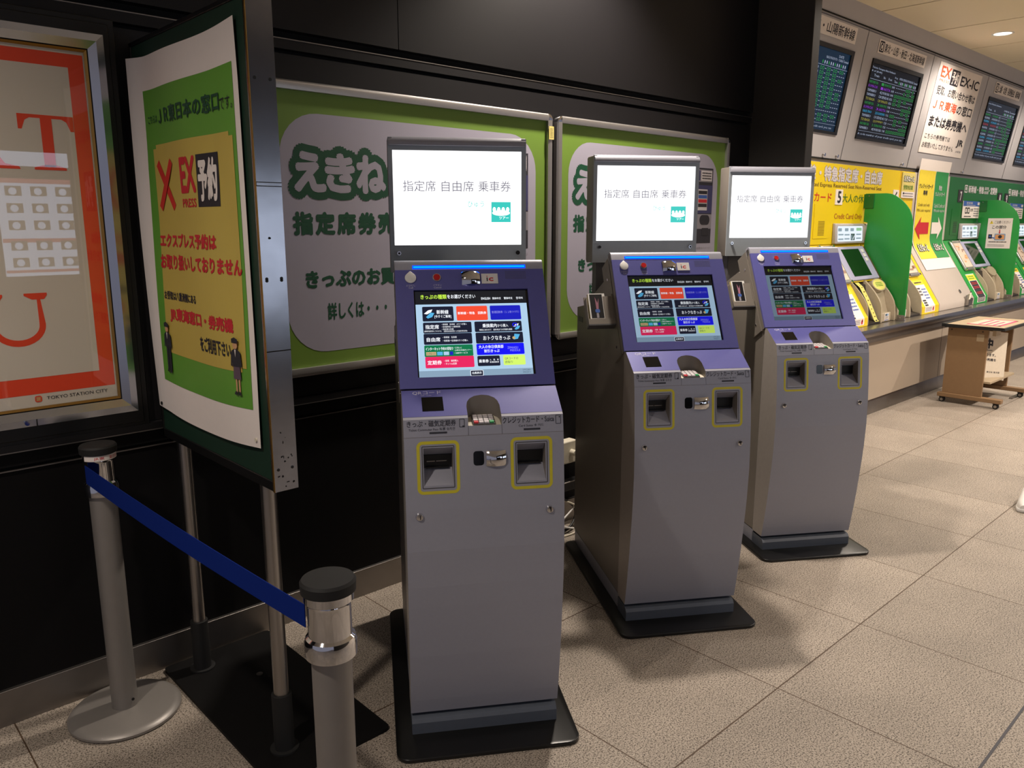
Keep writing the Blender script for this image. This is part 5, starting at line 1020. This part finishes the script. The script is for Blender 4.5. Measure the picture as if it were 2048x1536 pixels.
# sign board leaning under the table
M_signpaper = mat('sign_paper', 'd6c9b6', 0.6)
root = empty('folded_sign', (8.075, 2.42, 0.243)); tag(root, 'white sign with black characters leaning on the shelf under the table', 'sign')
root.rotation_euler = (R(-8), R(6), R(-34))
m = MB(); m.box(-0.03, 0.40, 0.0, 0.012, 0.0, 0.45, M_signpaper); c = CV(m, (0, 0, 0), (1, 0, 0), (0, 0, 1), (0, -1, 0), lay=0.001)
c.text('止', 0.075, 0.285, 0.15, 0.385, M_paperd, 1, 0.05); c.text('中', 0.17, 0.285, 0.25, 0.385, M_paperd, 1, 0.05); c.rect(0.075, 0.270, 0.25, 0.275, M_paperd, 1)
c.text('しております。', 0.10, 0.215, 0.29, 0.242, M_paperd, 1, 0.02); c.text('他の券売機を', 0.10, 0.170, 0.30, 0.198, M_paperd, 1, 0.02); c.text('東日本 東京駅', 0.21, 0.06, 0.35, 0.078, M_paperd, 1)
m.build('board', root)
# feet of a stand at the right edge
root = empty('floor_stand', (8.75, 2.02, 0)); tag(root, 'flat metal feet of a stand just behind the wheeled table at the right edge', 'stand')
m = MB(); m.box(-0.16, 0.5, 0.13, 0.16, 0.004, 0.012, M_steel); m.build('foot', root)
m = MB(); m.prof_x([(-0.02, 0.0), (-0.02, 0.02), (0.02, 0.02), (0.02, 0.0)], -0.10, 0.5, M_rubber); m.build('foot', root)
# shoe at the right edge
root = empty('shoe', (5.30, 1.19, 0), R(12)); tag(root, 'toe of a white shoe on the floor at the right edge', 'shoe')
m = MB(); pr = [(-0.135, 0.030), (-0.12, 0.040), (-0.07, 0.047), (0.0, 0.044), (0.07, 0.036), (0.12, 0.037), (0.14, 0.028)]
sh = [(x, w) for x, w in pr]+[(x, -w) for x, w in reversed(pr)]
m.extrude([(x, y, 0.0) for x, y in sh], (0, 0, 0.022), M_white); m.build('sole', root, bev=0.006)
m = MB(); rings = []
for x, w, h in ((-0.130, 0.024, 0.045), (-0.11, 0.036, 0.055), (-0.07, 0.043, 0.068), (-0.02, 0.041, 0.085), (0.03, 0.037, 0.10), (0.09, 0.034, 0.105), (0.135, 0.026, 0.10)):
    rings.append([Vector((x, w*math.cos(R(a)), 0.021+(h-0.021)*math.sin(R(a))**0.7)) for a in range(0, 181, 15)])
n = len(rings[0]); m.add([p for r in rings for p in r], [(i*n+j, i*n+j+1, (i+1)*n+j+1, (i+1)*n+j) for i in range(len(rings)-1) for j in range(n-1)], M_white); m.add(rings[0], [tuple(range(n))], M_white); m.add(rings[-1], [tuple(range(n))], M_white); m.build('upper', root)

# ================================================================== LIT SHOP FRONT ACROSS THE CONCOURSE (seen only as reflections)
M_shop = glow('shop_window_light', (0.80, 0.88, 1.0), 1.5); M_menu = glow('menu_light', (0.72, 0.80, 1.0), 2.7); M_menud = glow('menu_picture', (0.30, 0.26, 0.22), 1.6); M_menur = glow('menu_red', (0.75, 0.25, 0.25), 1.8)
M_shopw = mat('shop_wall', '2a2624', 0.6)
m = MB(); m.box(-0.6, 6.0, -2.75, -2.60, 0.0, CEIL, M_shopw); struct('wall_front', m, 'shop wall across the concourse, seen only in reflections', 'wall')
root = empty('shop_window', (2.7, -2.60, 0.9)); tag(root, 'lit shop window behind the viewpoint, seen in the steel edge of the notice board', 'shop window')
m = MB(); m.box(0.0, 1.7, 0.0, 0.012, 0.0, 1.05, M_shop); m.build('lit_pane', root)
m = MB()
for a in ((-0.03, 0.0, -0.03, 1.08), (1.7, 1.73, -0.03, 1.08), (0.0, 1.7, -0.03, 0.0), (0.0, 1.7, 1.05, 1.08), (0.84, 0.86, 0, 1.05)): m.box(a[0], a[1], 0.0, 0.03, a[2], a[3], M_black)
m.build('window_frame', root)
root = empty('menu_board', (1.60, -2.60, 1.19)); tag(root, 'lit menu board behind the viewpoint, reflected in the glass of the red poster', 'menu board')
m = MB(); m.box(0, 0.62, 0.002, 0.03, 0.0, 0.86, M_menu); c = CV(m, fn=lambda x, z, h: Vector((0.62-x, 0.03+h, z)), lay=0.001)
c.rect(0, 0.30, 0.62, 0.335, M_menur, 1); c.rect(0, 0.03, 0.62, 0.055, M_menur, 1); c.rect(0, 0.82, 0.62, 0.86, M_menur, 1)
for r in range(5):
    for q in range(3): c.rect(0.03+q*0.2, 0.08+r*0.15+(0.03 if r > 1 else 0), 0.16+q*0.2, 0.165+r*0.15+(0.03 if r > 1 else 0), M_menud, 2); c.disc(0.10+q*0.2, 0.12+r*0.15+(0.03 if r > 1 else 0), 0.032, M_menu, 3)
m.build('menu_face', root)
m = MB(); m.box(0.0, 2.2, -2.60, -2.52, 2.16, 2.28, M_menu); tag(m.build('light_strip'), 'lit strip above the menu board behind the viewpoint, seen only in reflections', 'light')
